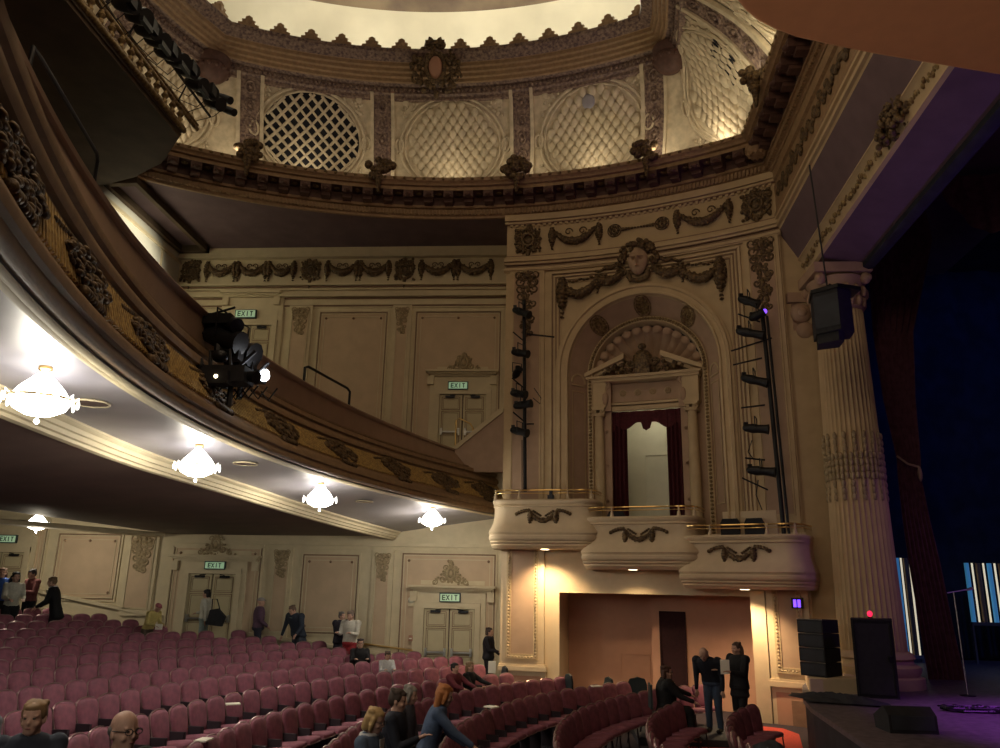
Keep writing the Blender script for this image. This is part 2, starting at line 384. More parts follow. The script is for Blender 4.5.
def door(name,u0,u1,v0,v1,cz,cu0,cu1,top,orn=True,mapf=side):
    t=thing(name,None,None,side((u0+u1)/2,v0,0)); t['kind']='structure'
    # architrave and entablature
    a=MB(mapf); f=.17
    for (x0,x1,d) in ((u0-f,u0,.12),(u1,u1+f,.12)): a.box(x0,x1,v0,v1+f,0,d)
    a.box(u0-f,u1+f,v1+.001,v1+f,0,.125); a.box(u0-f*1.9,u0-f,v0,cz,0,.07); a.box(u1+f,u1+f*1.9,v0,cz,0,.07); a.box(u0-f,u1+f,v1+f+.001,cz,0,.075)
    part('door_frame',a,M['cream'],t)
    a=MB(mapf)
    for k,(z,d) in enumerate(((cz,.14),(cz+.06,.22),(cz+.12,.30))): a.box(cu0+.14-.07*k,cu1-.14+.07*k,z,z+.065,0,d)
    a.box(cu0+.05,cu0+.26,cz-.28,cz,0,.155); a.box(cu1-.26,cu1-.05,cz-.28,cz,0,.155)
    a.box(cu0+.35,cu1-.35,cz+.2,cz+.33,0,.06)
    part('door_cornice',a,M['cream'],t)
    if orn:
        a=MB(mapf); m_=(u0+u1)/2; b0=cz+.2; hh=top-b0; wd=.68; om_='relief'
        ering(a,m_,b0+hh*.48,.08,.13,.2,.045,18,5); a.ball((m_,b0+hh*.48,.07),(.09,.15,.05),8,5)
        for i in range(46):
            q=rnd.random(); x=(rnd.random()*2-1)*wd*(1-q)**1.15; z=b0+hh*q*.98
            if abs(x)<.14 and .3<q<.66: continue
            a.ball((m_+x,z,.07),(.045,.04,.035),5,4)
        for sx in (-1,1):
            spiral(a,m_+sx*.24,b0+hh*.25,.08,.13,.03,1.4,sx,pi/2); spiral(a,m_+sx*.48,b0+hh*.12,.08,.10,.026,1.4,sx,pi/2); spiral(a,m_+sx*.16,b0+hh*.72,.08,.09,.025,1.3,-sx,0)
        leafball(a,m_,top-.06,.06,.09,.1,10,.035,rnd)
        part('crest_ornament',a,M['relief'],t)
    mid=(u0+u1)/2
    for (x0,x1,sx) in ((u0,mid-.012,1),(mid+.012,u1,-1)):
        a=MB(mapf); a.box(x0+.01,x1-.01,v0,v1-.01,.0,.05)
        wd=x1-x0
        for (q0,q1) in ((.06,.36),(.40,.72),(.76,.95)):
            frame(a,x0+.1,x1-.1,v0+(v1-v0)*q0,v0+(v1-v0)*q1,.05,.025,.022)
        lf=part('door_leaf',a,M['door'],t)
        a=MB(mapf)
        for (q0,q1) in ((.06,.36),(.40,.72),(.76,.95)): frame(a,x0+.075,x1-.075,v0+(v1-v0)*q0-.025,v0+(v1-v0)*q1+.025,.05,.022,.004); frame(a,x0+.128,x1-.128,v0+(v1-v0)*q0+.028,v0+(v1-v0)*q1-.028,.05,.012,.004)
        part('panel_shade_line',a,M['glaze'],lf)  # dark lines painted in place of shade along the door panel edges
        a=MB(mapf); zb=v0+(v1-v0)*.40
        a.box(x0+.08,x1-.08,zb-.02,zb+.03,.09,.13); a.box(x0+.06,x0+.13,zb-.1,zb+.12,.05,.15); a.box(x1-.13,x1-.06,zb-.1,zb+.12,.05,.15)
        part('push_bar',a,M['steel'],lf)
        a=MB(mapf); xa=x0+.2 if sx>0 else x1-.5; a.box(xa,xa+.3,v1-.12,v1-.05,.05,.13); a.tube([(xa+.15,v1-.04,.12),(xa+.32*(1 if sx>0 else -.1),v1-.02,.05)],.012)
        part('door_closer',a,M['black'],lf)
    a=MB(mapf); a.box(mid-.012,mid+.012,v0,v1-.01,0,.02); a.box(u0-.005,u1+.005,v1-.012,v1,0,.03)
    part('door_gap',a,M['hole'],t)
    return t
door('door_1',-3.87,-2.33,.22,2.31,2.80,-4.36,-1.70,3.70)
exitsign(-3.38,-2.80,2.53,2.74,'lit exit sign above the lower centre double doors, left of the gold pilaster')
door('door_2',-11.30,-9.80,.98,3.20,3.58,-11.95,-9.05,4.46)
exitsign(-10.78,-10.18,3.36,3.55,'pale washed-out exit sign above the lower doors behind the woman with a bag')
door('door_3',-3.66,-2.14,6.9,8.97,9.57,-4.12,-1.76,10.36)
exitsign(-3.36,-2.76,9.14,9.35,'exit sign above the upper balcony doors right of the wall panels')
door('door_4',-10.95,-9.45,9.2,11.35,12.35,-11.3,-9.2,12.4,orn=False)
exitsign(-10.72,-10.05,11.62,11.86,'exit sign in the upper storey behind the cluster of stage lights')
door('door_5',-18.35,-16.75,1.75,3.75,4.55,-18.7,-16.4,4.9,orn=False)
exitsign(-17.65,-17.1,4.06,4.26,'leftmost lower exit sign, under the rear ceiling at the photo\'s left edge')
# clock / alarm / sconce on lower wall
t=thing('wall_speaker','small round wall bell left of the lower centre doors','alarm bell',side(-4.27,2.4,.07))
a=MB(side); a.ball((-4.27,2.54,.08),(.11,.11,.06),12,6); part('bell_dome',a,M['white'],t)
a=MB(side); a.box(-4.36,-4.18,2.36,2.46,.05,.1); part('back_plate',a,M['cream'],t); t.name='alarm_bell'
t=thing('fire_alarm','red fire alarm pull box beside the lower centre doors','fire alarm',side(-4.24,1.35,.1))
a=MB(side); a.box(-4.30,-4.18,1.36,1.52,.05,.12); part('alarm_box',a,M['recess'],t)
a=MB(side); a.box(-4.28,-4.20,1.42,1.45,.12,.14); part('pull_handle',a,M['paper'],t)
a=MB(side); a.box(-8.98,-8.88,2.35,2.5,.02,.09); a.ball((-8.93,2.42,.09),.03,6,4); solo('thermostat',a,M['glaze'],'small brown control box on the wall right of the lower left doors','thermostat')
# ================================================================ side wall, upper storey
a=MB(side)
for z,t_,d in ((13.86,.3,.14),(13.78,.08,.22),(12.78,.08,.13),(12.62,.05,.07),(12.36,.10,.16),(12.46,.08,.10),(12.08,.05,.06),(11.98,.04,.04)): a.box(-13,-1.4,z,z+t_,0,d)
part('cornice_moulding',a,M['cream'],wu)
a=MB(side)
for z in (12.72,12.30,12.04): a.box(-13,-1.4,z,z+.05,0,.03)
part('groove_line',a,M['glaze'],wu)
panel(wu,-4.62,-1.66,7.0,11.88); panel(wu,-7.9,-5.48,7.2,11.88); panel(wu,-11.4,-9.1,8.8,11.95,studs=False)
pilaster(wu,-5.3,-4.76,7.0,12.05,orn=.85); pilaster(wu,-8.85,-8.15,7.2,12.05,orn=.85)
for u,lab in ((-12.55,'dark gilt cartouche at the far left corner of the upper frieze'),(-8.31,'middle dark cartouche of the upper wall frieze, over the left pilaster'),(-5.03,'dark cartouche of the upper wall frieze nearest the arch bay')):
    a=MB(side); cartouche(a,u,13.36,.02,.36,.48,rnd); solo('frieze_cartouche',a,M['bronze'],lab,'plaster ornament','cartouches on the upper wall frieze')
k=0
names=['first','second','third','fourth','fifth','sixth','seventh']
for (u0,u1) in ((-12.0,-10.95),(-10.9,-9.85),(-9.8,-8.85),(-7.75,-6.65),(-6.6,-5.55),(-4.5,-3.3),(-3.25,-2.05)):
    a=MB(side); swag(a,u0+.1,13.55,u1-.1,13.55,.32,.115,.03,rnd)
    for u in (u0+.04,u1-.04): drop(a,u,13.66,12.98,.09,.03,rnd)
    spiral(a,(u0+u1)/2-.12,13.52,.03,.1,.02,1.2,1,0); spiral(a,(u0+u1)/2+.12,13.52,.03,.1,.02,1.2,-1,pi)
    solo('frieze_garland',a,M['bronze'],names[k]+' garland from the left along the dark upper wall frieze','plaster ornament','garlands on the upper wall frieze'); k+=1
# rear return wall of the upper storey, seen bright past the balcony front
wb=struct('wall_back',MB().box(-13.3,-13.0,-3,24.5,7.0,14.3),M['white'])
a=MB(); a.box(-13.0,-12.93,17,24.5,13.62,13.72); a.box(-13.0,-12.95,23.2,23.26,9,13.6); part('panel_moulding',a,M['cream'],wb)
struct('wall_back',MB().box(-24.3,-24,-4,24.8,-.6,6.6),M['pink'])
# ================================================================ mezzanine front
NY=64; Y0,Y1=-.5,24.45
def fc(y,q):
    """balcony front profile; q 0..1 from lower lip to ledge, 1..2 parapet"""
    x0,x3,x4=poly(L0,y),poly(L3,y),poly(L4,y)
    if q<=1:
        return x0+(x3-x0)*q, 5.15+(6.39-5.15)*q
    q-=1; return x3+(x4-x3)*q, 6.39+.61*q
def fnorm(y):
    d=(poly(L0,y+.05)-poly(L0,y-.05))/.1; n=Vector((1,-d)); n.normalize(); return n
def fpt(y,q,w):
    x,z=fc(y,q); n=fnorm(y); return (x+n.x*w, y+n.y*w*.0+ (n.y*w), z)
def ys_(a_,b_,n): return [a_+(b_-a_)*i/n for i in range(n+1)]
mz=thing('trim_1',None,None,(-4.5,12,5.15)); mz['kind']='structure'
def band(name,prof,m,parent,y0=Y0,y1=Y1,n=NY,lab=None):
    b=MB(); b.grid([[fpt(y,q,w) for (q,w) in prof] for y in ys_(y0,y1,n)]); return part(name,b,m,parent,lab)
# lower torus band, fluted frieze, ledge, parapet
band('lower_moulding',[(-.05,-.30),(-.05,.0),(-.02,.05),(.03,.07),(.08,.06),(.10,.11),(.16,.13),(.22,.11),(.25,.05),(.27,.02),(.31,.02)],M['fascia'],mz)
band('upper_moulding',[(.70,.02),(.74,.03),(.75,.09),(.80,.12),(.86,.12),(.88,.07),(.92,.07),(.94,.14),(1.0,.17),(1.04,.16),(1.05,.06),(1.09,.05),(1.10,.10),(1.16,.10),(1.18,.02)],M['fascia'],mz)
band('parapet',[(1.16,.02),(1.88,.0),(1.90,.05),(1.98,.07),(2.02,.05),(2.03,-.02),(2.03,-.26),(1.98,-.30),(1.0,-.34),(.6,-.34)],M['fasciaj'],mz)
b=MB(); 
for i in range(300):
    y=Y0+(Y1-Y0)*i/300; y2=y+(Y1-Y0)/300*.62
    for (ya,w) in ((y,.0),):
        b.add([fpt(y,.31,.02),fpt(y2,.31,.02),fpt(y2,.70,.02),fpt(y,.70,.02),fpt(y,.33,.06),fpt(y2,.33,.06),fpt(y2,.68,.06),fpt(y,.68,.06)],[(4,5,6,7),(0,4,7,3),(1,2,6,5),(0,1,5,4),(3,7,6,2)])
b.grid([[fpt(y,q,.015) for q in (.29,.72)] for y in ys_(Y0,Y1,NY)])
part('fluted_frieze',b,M['fasciag'],mz)
# foliage clusters on the frieze
def fasmap(u,v,w): return fpt(u,v,w)
NN=['first','second','third','fourth','fifth','sixth','seventh','eighth','ninth','tenth']
for k,yc in enumerate((23.6,21.6,19.2,16.6,13.9,11.2,8.7,6.6,4.7,3.0)):
    b=MB(fasmap); r_=random.Random(30+k); fs_=1 if yc>12 else .62
    for i in range(90 if yc>12 else 230):
        a_=r_.uniform(-1,1); c_=r_.uniform(-1,1)
        if a_*a_+c_*c_>1: continue
        b.ball((yc+a_*.64, .52+c_*.19*(1-.4*abs(a_)), .03+.06*r_.random()),(.11*fs_,.05*fs_,.06*fs_),6,4)
    for i in range(8): b.ball((yc-.42-.07*i,.66-.008*i,.04),(.05,.03,.04),5,4)
    for i in range(9): b.ball((yc-.25+.06*i,.30-.03*r_.random(),.09),(.05,.05,.05),5,4)
    solo('foliage_cluster',b,M['bronze'],NN[k]+' foliage cluster on the balcony front counting from the opera boxes','plaster ornament','foliage clusters on the balcony front')
# small lights studded along the lower lip
b=MB()
for i in range(90):
    y=6.0+i*.17; p=fpt(y,-.04,.04); b.ball(p,.012,5,4)
# soffit between lower lip and the step
def stp(y): return cr(y,1)
def stz(y): return cr(y,2)
def sofz(x,y):   # slopes from the lip (5.08) to the step (4.55)
    x0=poly(L0,y); x1=stp(y)+.02
    t=min(1,max(0,(x0-x)/(x0-x1))); return 5.08+(stz(y)+.26-5.08)*t
b=MB(); rows=[]
for y in ys_(Y0,24.5,NY):
    x0=poly(L0,y)-.02; x1=stp(y)+.02; rows.append([(x0+(x1-x0)*k/6, y, sofz(x0+(x1-x0)*k/6,y)) for k in range(7)])
b.grid(rows); sof=struct('ceiling',b,M['soffit'])
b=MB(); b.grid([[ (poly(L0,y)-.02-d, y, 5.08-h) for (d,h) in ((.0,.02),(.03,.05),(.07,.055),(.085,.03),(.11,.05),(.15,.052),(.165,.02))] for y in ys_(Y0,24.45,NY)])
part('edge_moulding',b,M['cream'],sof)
# step trim
b=MB(); b.grid([[(stp(y)+d,y,stz(y)-4.3+z) for (d,z) in ((.10,4.60),(.10,4.53),(.06,4.50),(.03,4.49),(.02,4.43),(-.02,4.42),(-.03,4.36),(-.08,4.35),(-.09,4.31),(-.13,4.30),(-.18,4.30),(-.18,4.46))] for y in ys_(Y0,24.45,NY)])
part('step_moulding',b,M['cream'],sof)
# inner ceiling
def inz(x): return 4.40 if x>-12 else 4.40+.115*(-12-x)
def inz2(x,y):
    t=min(1,max(0,(stp(y)-.15-x)/4.0)); return (stz(y)+.13)*(1-t)+inz(x)*t
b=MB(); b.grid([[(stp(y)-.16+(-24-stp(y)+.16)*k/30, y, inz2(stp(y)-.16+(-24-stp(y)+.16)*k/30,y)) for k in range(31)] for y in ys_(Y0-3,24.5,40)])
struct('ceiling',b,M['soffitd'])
# a curved beam band across the inner ceiling near the back
b=MB(); b.grid([[(-12.2-.35*d-(24.5-y)*.35,y,inz(-12.4)-.02-.1*h) for d,h in ((0,0),(0,1.2),(1,1.4),(1.1,0))] for y in ys_(6,24.4,12)])
part('trim_band',b,M['cream'],sof)
# mezzanine deck above (closes the view from below)
b=MB(); b.grid([[ (poly(L4,y)-.2+(-13.2-poly(L4,y)+.2)*k/10, y, 5.9+ (k/10)*3.6) for k in range(11)] for y in ys_(Y0-3,24.5,30)])
struct('floor',b,M['floor'])
# round ceiling grilles
for k,(x,y,lab) in enumerate(((-5.6,8.9,'nearest round ceiling grille, between the two nearest chandeliers'),(-5.5,13.6,'round ceiling grille between the second and third chandeliers'),(-4.6,19.0,'round ceiling grille between the two farthest front chandeliers'))):
    z=sofz(x,y)-.02; t=thing('ceiling_grille',lab,'ceiling grille',(x,y,z),'round ceiling grilles under the balcony')
    b=MB(); pts=[(x+.21*cos(a_),y+.21*sin(a_),z-.0) for a_ in [2*pi*i/20 for i in range(20)]]; b.tube(pts,.014,5,closed=True); part('ring',b,M['cream'],t)
    b=MB(); b.lathe([(.0,z+.0),(.20,z-.002),(.20,z+.01)],(x,y),20); part('disc',b,M['soffitd'],t)
# ---- chandeliers
def chandelier(x,y,zb,zc,R_,lab,grp='crystal ceiling lamps under the balcony'):
    t=thing('ceiling_chandelier',lab,'chandelier',(x,y,zc),grp)
    b=MB(); b.lathe([(.06,zc),(.07,zc-.03),(.03,zc-.06),(.03,zb+R_*.55)],(x,y),12); part('stem',b,M['brass'],t)
    b=MB(); b.lathe([(0,zb),(R_*.35,zb+R_*.06),(R_*.66,zb+R_*.22),(R_*.80,zb+R_*.46),(R_*.80,zb+R_*.5),(0,zb+R_*.5)],(x,y),24); part('bowl',b,M['lampw'],t)
    b=MB(); b.tube([(x+R_*.84*cos(a_),y+R_*.84*sin(a_),zb+R_*.5) for a_ in [2*pi*i/24 for i in range(24)]],R_*.035,5,closed=True); part('rim',b,M['brass'],t)
    b=MB(); b.lathe([(R_*.74,zb+R_*.55),(R_*.58,zb+R_*.80),(R_*.34,zb+R_*1.05),(R_*.15,zb+R_*1.25),(0,zb+R_*1.28)],(x,y),16); part('upper_tier',b,M['lampw'],t)
    for i in range(12):
        b=MB(); a_=2*pi*i/12; cx,cy=x+R_*.95*cos(a_),y+R_*.95*sin(a_)
        b.tube([(x+R_*.8*cos(a_),y+R_*.8*sin(a_),zb+R_*.5),(cx,cy,zb+R_*.62),(cx,cy,zb+R_*.5)],.008,4)
        b.ball((cx,cy,zb+R_*.42),(R_*.05,R_*.05,R_*.13),6,5); part('crystal_drop',b,M['lampw2'],t)
    b=MB(); b.ball((x,y,zb-R_*.13),R_*.075,8,6); b.tube([(x,y,zb-R_*.08),(x,y,zb+.02)],.008,5); part('finial',b,M['lampw2'],t)
    return t
def czp(px,py,z=4.42):
    d=Matrix.Rotation(radians(4),3,'Z')@Matrix.Rotation(pi/2+radians(15.2),3,'X')@Matrix.Rotation(radians(1.1),3,'Z')@Vector(((px-500)/780,-(py-374)/780,-1)); t=2.0
    while t<40:
        x_,y_=d.x*t,d.y*t
        if 0<y_<24.4 and x_<poly(L0,y_)-.35 and 3+d.z*t>=sofz(x_,y_)-.36: return x_,y_
        t+=.02
    return -5,10
CH=[(*czp(40,401),'nearest and largest glowing chandelier under the balcony, at the photo\'s left edge',.36),
    (*czp(197,467),'second glowing chandelier under the balcony counting from the camera',.36),
    (*czp(320,500,4.48),'third glowing chandelier under the balcony, over the middle of the seats',.37),
    (*czp(432,521,4.55),'farthest front chandelier, near the left-hand opera box',.38)]
CH.append((-3.75,2.0,'added chandelier under the balcony beside the camera, unseen, brightening the foreground figures',.36))  # added out-of-view fixture and lamp that brighten the foreground figures
for x,y,lab,r_ in CH:
    zc=sofz(x,y); chandelier(x,y,zc-.52,zc,r_,lab)
    lamp('chandelier_light','POINT',(x,y,zc-.70),110,(1,.92,.76),.16)
    lamp('chandelier_light','POINT',(x+.18,y-.2,zc-.30),10,(.95,.96,1),.12); lamp('chandelier_light','POINT',(x-.15,y+.35,zc-.26),8,(.95,.96,1),.12)
chandelier(-14.6,21.6,4.28,inz(-14.6)+.02,.36,'small shallow chandelier over the rear aisle by the far left wall')
lamp('chandelier_light','POINT',(-14.6,21.6,4.1),110,(1,.88,.66),.15)
# ---- parapet fittings
def railing(pts,r,lab,m='black'):
    b=MB(); b.tube(pts,r,8); return solo('handrail',b,M[m],lab,'handrail')
railing([(-4.33,5.3,7.0),(-4.33,5.3,7.27),(-4.4,5.5,7.31),(-4.78,7.0,7.31),(-4.82,7.1,7.27),(-4.82,7.1,6.98)],.02,'black handrail on the balcony parapet at upper left, nearest the camera')
railing([(-5.2,15.5,7.0),(-5.2,15.5,7.36),(-5.18,15.65,7.42),(-4.82,17.5,7.42),(-4.78,17.62,7.36),(-4.78,17.62,7.0)],.03,'black handrail on the balcony parapet beside the tall upper wall panels')
railing([(-3.0,23.7,6.9),(-3.0,23.7,7.95),(-2.9,23.7,8.02),(-2.55,23.7,7.85),(-2.46,23.7,7.7),(-2.46,23.7,6.9)],.025,'brass stair handrail in front of the upper balcony doors','brass')
# stepped side wall at the end of the parapet
b=MB(); b.prism([(-2.95,6.3),(-1.45,6.3),(-1.45,8.15),(-1.62,8.15),(-2.95,7.05)],23.3,23.45,ax=1); sw=struct('wall_right',b,M['stairw'])
b=MB(); b.prism([(-3.02,7.02),(-2.9,6.98),(-1.5,8.14),(-1.5,8.26),(-1.6,8.26)],23.24,23.52,ax=1); part('wall_cap',b,M['cream'],sw)
# ================================================================ main ceiling + upper balcony
def arc(cx,cy,R_,x): return cy+sqrt(max(0,R_*R_-(x-cx)**2))
def ringpts(n=56):
    P=[(5.2,-1.0),(5.45,5.5),(5.72,12.4),(5.85,15.5),(5.98,18.2)]
    for i in range(n+1):
        x=6.03+(-11.9-6.03)*i/n; P.append((x,arc(BCX,BCY,BR,x)+.0))
    P+= [(-12.6,17.5),(-13.0,13),(-13.0,5),(-11,-1.0)]
    return P
RP=ringpts()
b=MB(); cx,cy=-3.0,9.0
b.grid([[(x,y,14.17),(cx+(x-cx)*1.9,cy+(y-cy)*1.9,14.17)] for x,y in RP], cu=True)
struct('ceiling',b,M['ceil'])
b=MB(); b.prism([(-9.05,-3),(-9.05,16.3),(-10.2,17.6),(-11.3,18.3),(-12.4,18.7),(-16,18.9),(-16,-3)],13.5,13.75)
ub=thing('balcony_floor',None,None,(-11,8,13.5)); ub['kind']='structure'; ub.name='trim_2'
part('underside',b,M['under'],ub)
b=MB()
for (d,z0,z1) in ((0,13.42,13.5),): b.box(-9.2-d,-9.1-d,-3,16.3,z0,z1)
b.box(-12.95,-12.8,19.4,24.3,13.95,14.17); b.box(-12.05,-11.9,19.6,24.3,13.95,14.17); b.box(-12.95,-11.9,24.1,24.3,13.95,14.17); b.box(-12.95,-11.9,19.4,19.6,13.95,14.17)
part('underside_moulding',b,M['under'],ub)
b=MB(); b.tube([(-9.03,-3,13.62),(-9.03,16.35,13.62)],.07,8); b.box(-9.12,-9.0,-3,16.4,13.66,13.72); part('lower_rail',b,M['gilt'],ub)
b=MB(); b.tube([(-9.05,-3,14.08),(-9.05,17.0,14.08)],.055,8); b.tube([(-9.05,-3,14.2),(-9.05,17.0,14.2)],.04,8); part('upper_rail',b,M['gilt'],ub)
for i in range(26):
    y=6.6+i*.38
    b=MB(); b.lathe([(.05,13.72),(.075,13.78),(.04,13.84),(.09,13.92),(.04,14.0),(.05,14.05)],(-9.05,y),8); part('baluster',b,M['gilt'],ub)
# ================================================================ ring cornice
def offs(P,d,closed=True):
    """offset a closed plan polygon inward by d (towards its centre)"""
    n=len(P);out=[]
    for i in range(n):
        p0=Vector(P[i-1]);p1=Vector(P[i]);p2=Vector(P[(i+1)%n])
        e1=(p1-p0).normalized();e2=(p2-p1).normalized()
        n1=Vector((-e1.y,e1.x));n2=Vector((-e2.y,e2.x)); m=(n1+n2)
        if m.length<1e-6: m=n1
        m.normalize(); k=1/max(.5,m.dot(n1)); q=p1+m*d*k; out.append((q.x,q.y))
    return out
# orientation: the points run counter-clockwise, so the left normal points inward
def loop(P,prof):
    rows=[]
    O={}
    b=MB()
    cols=[]
    for d,z in prof: cols.append([(x,y,z) for x,y in offs(P,d)])
    b.grid([[c[i] for c in cols] for i in range(len(P))],cu=True); return b
rc=thing('trim_3',None,None,(-3,20,14.17)); rc['kind']='structure'
part('cornice_base',loop(RP,[(-.05,14.15),(.04,14.15),(.05,14.22),(.10,14.24),(.10,14.42),(.20,14.44),(.20,14.52)]),M['cornice'],rc)
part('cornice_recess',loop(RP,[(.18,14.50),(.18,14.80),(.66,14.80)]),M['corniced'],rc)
part('cornice_crown',loop(RP,[(.62,14.80),(.62,14.93),(.70,14.95),(.72,15.02),(.80,15.06),(.82,15.16),(.74,15.18),(-.2,15.2)]),M['cornice'],rc)
# points along the ring at even spacing
def walk(P,step,d=0,z=0):
    Q=offs(P,d); n=len(Q); out=[]; acc=0
    for i in range(n):
        a_=Vector(Q[i]);b_=Vector(Q[(i+1)%n]);L=(b_-a_).length; e=(b_-a_).normalized() if L>0 else Vector((1,0))
        while acc<L: out.append((a_+e*acc,e)); acc+=step
        acc-=L
    return out
def obox(b,c,e,w,d0,d1,z0,z1):
    nrm=Vector((-e.y,e.x)); vs=[]
    for (s_,d) in ((-w/2,d0),(w/2,d0),(w/2,d1),(-w/2,d1)):
        p=c+e*s_+nrm*d; vs.append((p.x,p.y))
    b.add([(x,y,z0) for x,y in vs]+[(x,y,z1) for x,y in vs],[(0,3,2,1),(4,5,6,7),(0,1,5,4),(1,2,6,5),(2,3,7,6),(3,0,4,7)])
def infront(p): return p.y>9.5
b=MB()
for p,e in walk(RP,.11,.10):
    if infront(p): obox(b,p,e,.06,0,.07,14.24,14.40)
part('dentils',b,M['cornice'],rc)
k=0
for p,e in walk(RP,.64,.2):
    if not infront(p): continue
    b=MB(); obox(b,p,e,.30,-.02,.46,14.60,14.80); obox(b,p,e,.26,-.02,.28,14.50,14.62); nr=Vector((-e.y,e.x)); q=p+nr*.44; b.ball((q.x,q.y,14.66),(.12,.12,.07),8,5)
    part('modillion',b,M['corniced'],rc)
b=MB()
for p,e in walk(RP,.64,.2):
    if infront(p): q=p+e*.32+Vector((-e.y,e.x))*.22; b.ball((q.x,q.y,14.79),(.10,.10,.03),8,4)
part('coffer_rosettes',b,M['gilt'],rc)
b=MB()
for p,e in walk(RP,.30,.80):
    if infront(p): b.ball((p.x,p.y,15.12),(.06,.06,.05),6,4)
part('crown_beading',b,M['gilt'],rc)
for (x,y) in ((5.55,19.35),(-11.6,19.15)):
    b=MB(); b.ball((x,y,14.62),(.32,.32,.22),14,8)
    for i in range(10): b.ball((x+.2*cos(i*.628),y+.2*sin(i*.628),14.48),.06,6,4)
    part('corner_boss',b,M['cornice'],rc)
# ================================================================ upper frame (octagon) with crest and dome
def carc(x): return arc(-3.3,6.6,15.0,x)
FPt=[(2.9,6),(3.1,13),(3.35,17.5),(3.52,19.0)]
n_=40
for i in range(n_+1):
    x=3.5+(-10.35-3.5)*i/n_; FPt.append((x,carc(x)))
FPt+= [(-11.0,18.3),(-11.8,15.5),(-12.2,12.5),(-12.2,6)]
uf=thing('trim_4',None,None,(-3.3,20,18.2)); uf['kind']='structure'
part('frame_soffit',loop(FPt,[(-.3,18.1),(0,18.1),(.02,18.2),(.10,18.24),(.12,18.45),(.30,18.5)]),M['domeorn'],uf)
part('frame_mouldings',loop(FPt,[(.28,18.48),(.34,18.5),(.36,18.6),(.44,18.62),(.46,18.72),(.54,18.74),(.56,18.84),(.64,18.86),(.66,18.96),(.72,18.98)]),M['cornice'],uf)
part('frame_crown',loop(FPt,[(.70,18.96),(.80,19.0),(.92,19.06),(1.0,19.10),(1.02,19.22),(.9,19.28),(.7,19.3),(.2,19.3)]),M['domeorn'],uf)
k=0
for p,e in walk(FPt,.92,1.0):
    if not (p.y>11): continue
    nr=Vector((-e.y,e.x)); b=MB()
    def am(u,v,w,p=p,e=e,nr=nr): q=p+e*u+nr*w; return (q.x,q.y,19.24+v)
    b.mp=am
    b.prism([(-.30,0),(.30,0),(.30,.07),(.17,.10),(.20,.20),(.11,.22),(.10,.31),(0,.36),(-.10,.31),(-.11,.22),(-.20,.20),(-.17,.10),(-.30,.07)],-.07,0)
    b.ball((0,.16,0),(.09,.1,.03),8,4)
    part('crest_leaf',b,M['cornice'],uf)
b=MB()
for p,e in walk(FPt,.14,.12):
    if p.y>11: b.ball((p.x,p.y,18.36),(.05,.05,.06),5,4)
part('egg_moulding',b,M['domeorn'],uf)
for (x,y) in ((3.42,19.9),(-10.3,19.8)):
    b=MB(); b.lathe([(.0,17.66),(.2,17.70),(.34,17.80),(.46,17.96),(.5,18.10),(.44,18.16),(.5,18.22),(.5,18.45),(.3,18.5)],(x,y),20)
    for i in range(14): b.ball((x+.46*cos(i*.449),y+.46*sin(i*.449),18.02),.07,6,4)
    part('corner_pendant',b,M['corniced'],uf)
uf.location.z -= .13
# big oval cartouche on the frame centre
def fm(u,v,w): 
    y=carc(u)-.62; return (u, y-w-.35*(v-18.7), v-.17)
t=thing('frame_cartouche','large dark oval cartouche hanging at the middle of the dome frame','plaster ornament',(-3.65,20.9,18.0))
b=MB(fm); b.ball((-3.65,18.72,.22),(.22,.33,.10),14,8); part('oval_boss',b,M['recess'],t)
b=MB(fm); ering(b,-3.65,18.72,.22,.28,.40,.07)
for i in range(60):
    a_=rnd.random()*6.28; q=.42+.35*rnd.random(); b.ball((-3.65+q*1.0*cos(a_),18.70+q*1.0*sin(a_),.12+.08*rnd.random()),.085,6,4)
for sx in (-1,1): spiral(b,-3.65+sx*.2,19.38,.22,.17,.05,1.4,sx,pi/2); spiral(b,-3.65+sx*.62,18.45,.18,.18,.05,1.4,sx,0)
b.box(-3.95,-3.35,19.36,19.46,.1,.3)
part('scroll_surround',b,M['bronze'],t)
# dome
dm=struct('ceiling',loop(FPt,[(.2,19.28),(-1.3,19.3),(-1.6,19.5),(-1.65,20.3),(-1.5,20.9),(-1.2,21.35),(-.75,21.65),(-.5,21.72)]),M['dome'])
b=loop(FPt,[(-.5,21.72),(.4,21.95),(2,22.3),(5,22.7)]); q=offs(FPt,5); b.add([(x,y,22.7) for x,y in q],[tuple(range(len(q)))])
part('dome_centre',b,M['domec'],dm)  # dome turns mottled brown from the cove inward
# coved panels between ring and frame
Pn=thing('wall_dome',None,None,(-3.3,21,15.2)); Pn['kind']='structure'
def cove(bot,top):
    def f(s_,t_,w=0):
        def ev(L,s_):
            s_=max(0,min(len(L)-1.0001,s_)); i=int(s_); q=s_-i
            return Vector(L[i])*(1-q)+Vector(L[i+1])*q
        def base(s_,t_):
            a_=ev(bot,s_);c_=ev(top,s_); k=sin(pi*t_)*.16
            p=a_.lerp(c_,t_); return p
        p=base(s_,t_); du=base(min(s_+.02,len(bot)-1.001),t_)-base(max(s_-.02,0),t_); dv=base(s_,min(1,t_+.02))-base(s_,max(0,t_-.02))
        nn=du.cross(dv)
        if nn.length<1e-9: nn=Vector((0,-1,0))
        nn.normalize(); ctr=Vector((-3.3,10,15))
        if nn.dot(ctr-p)<0: nn=-nn
        p=p+nn*(w-.30*sin(pi*t_)); return (p.x,p.y,p.z)
    return f
ZB,ZT=15.1,18.16
def farb(x): return (x,arc(BCX,BCY,BR+.10,x),ZB)
def fart(x): return (x,carc(x)+.03,ZT)
ribs=[-9.75,-5.45,-1.0,3.35]
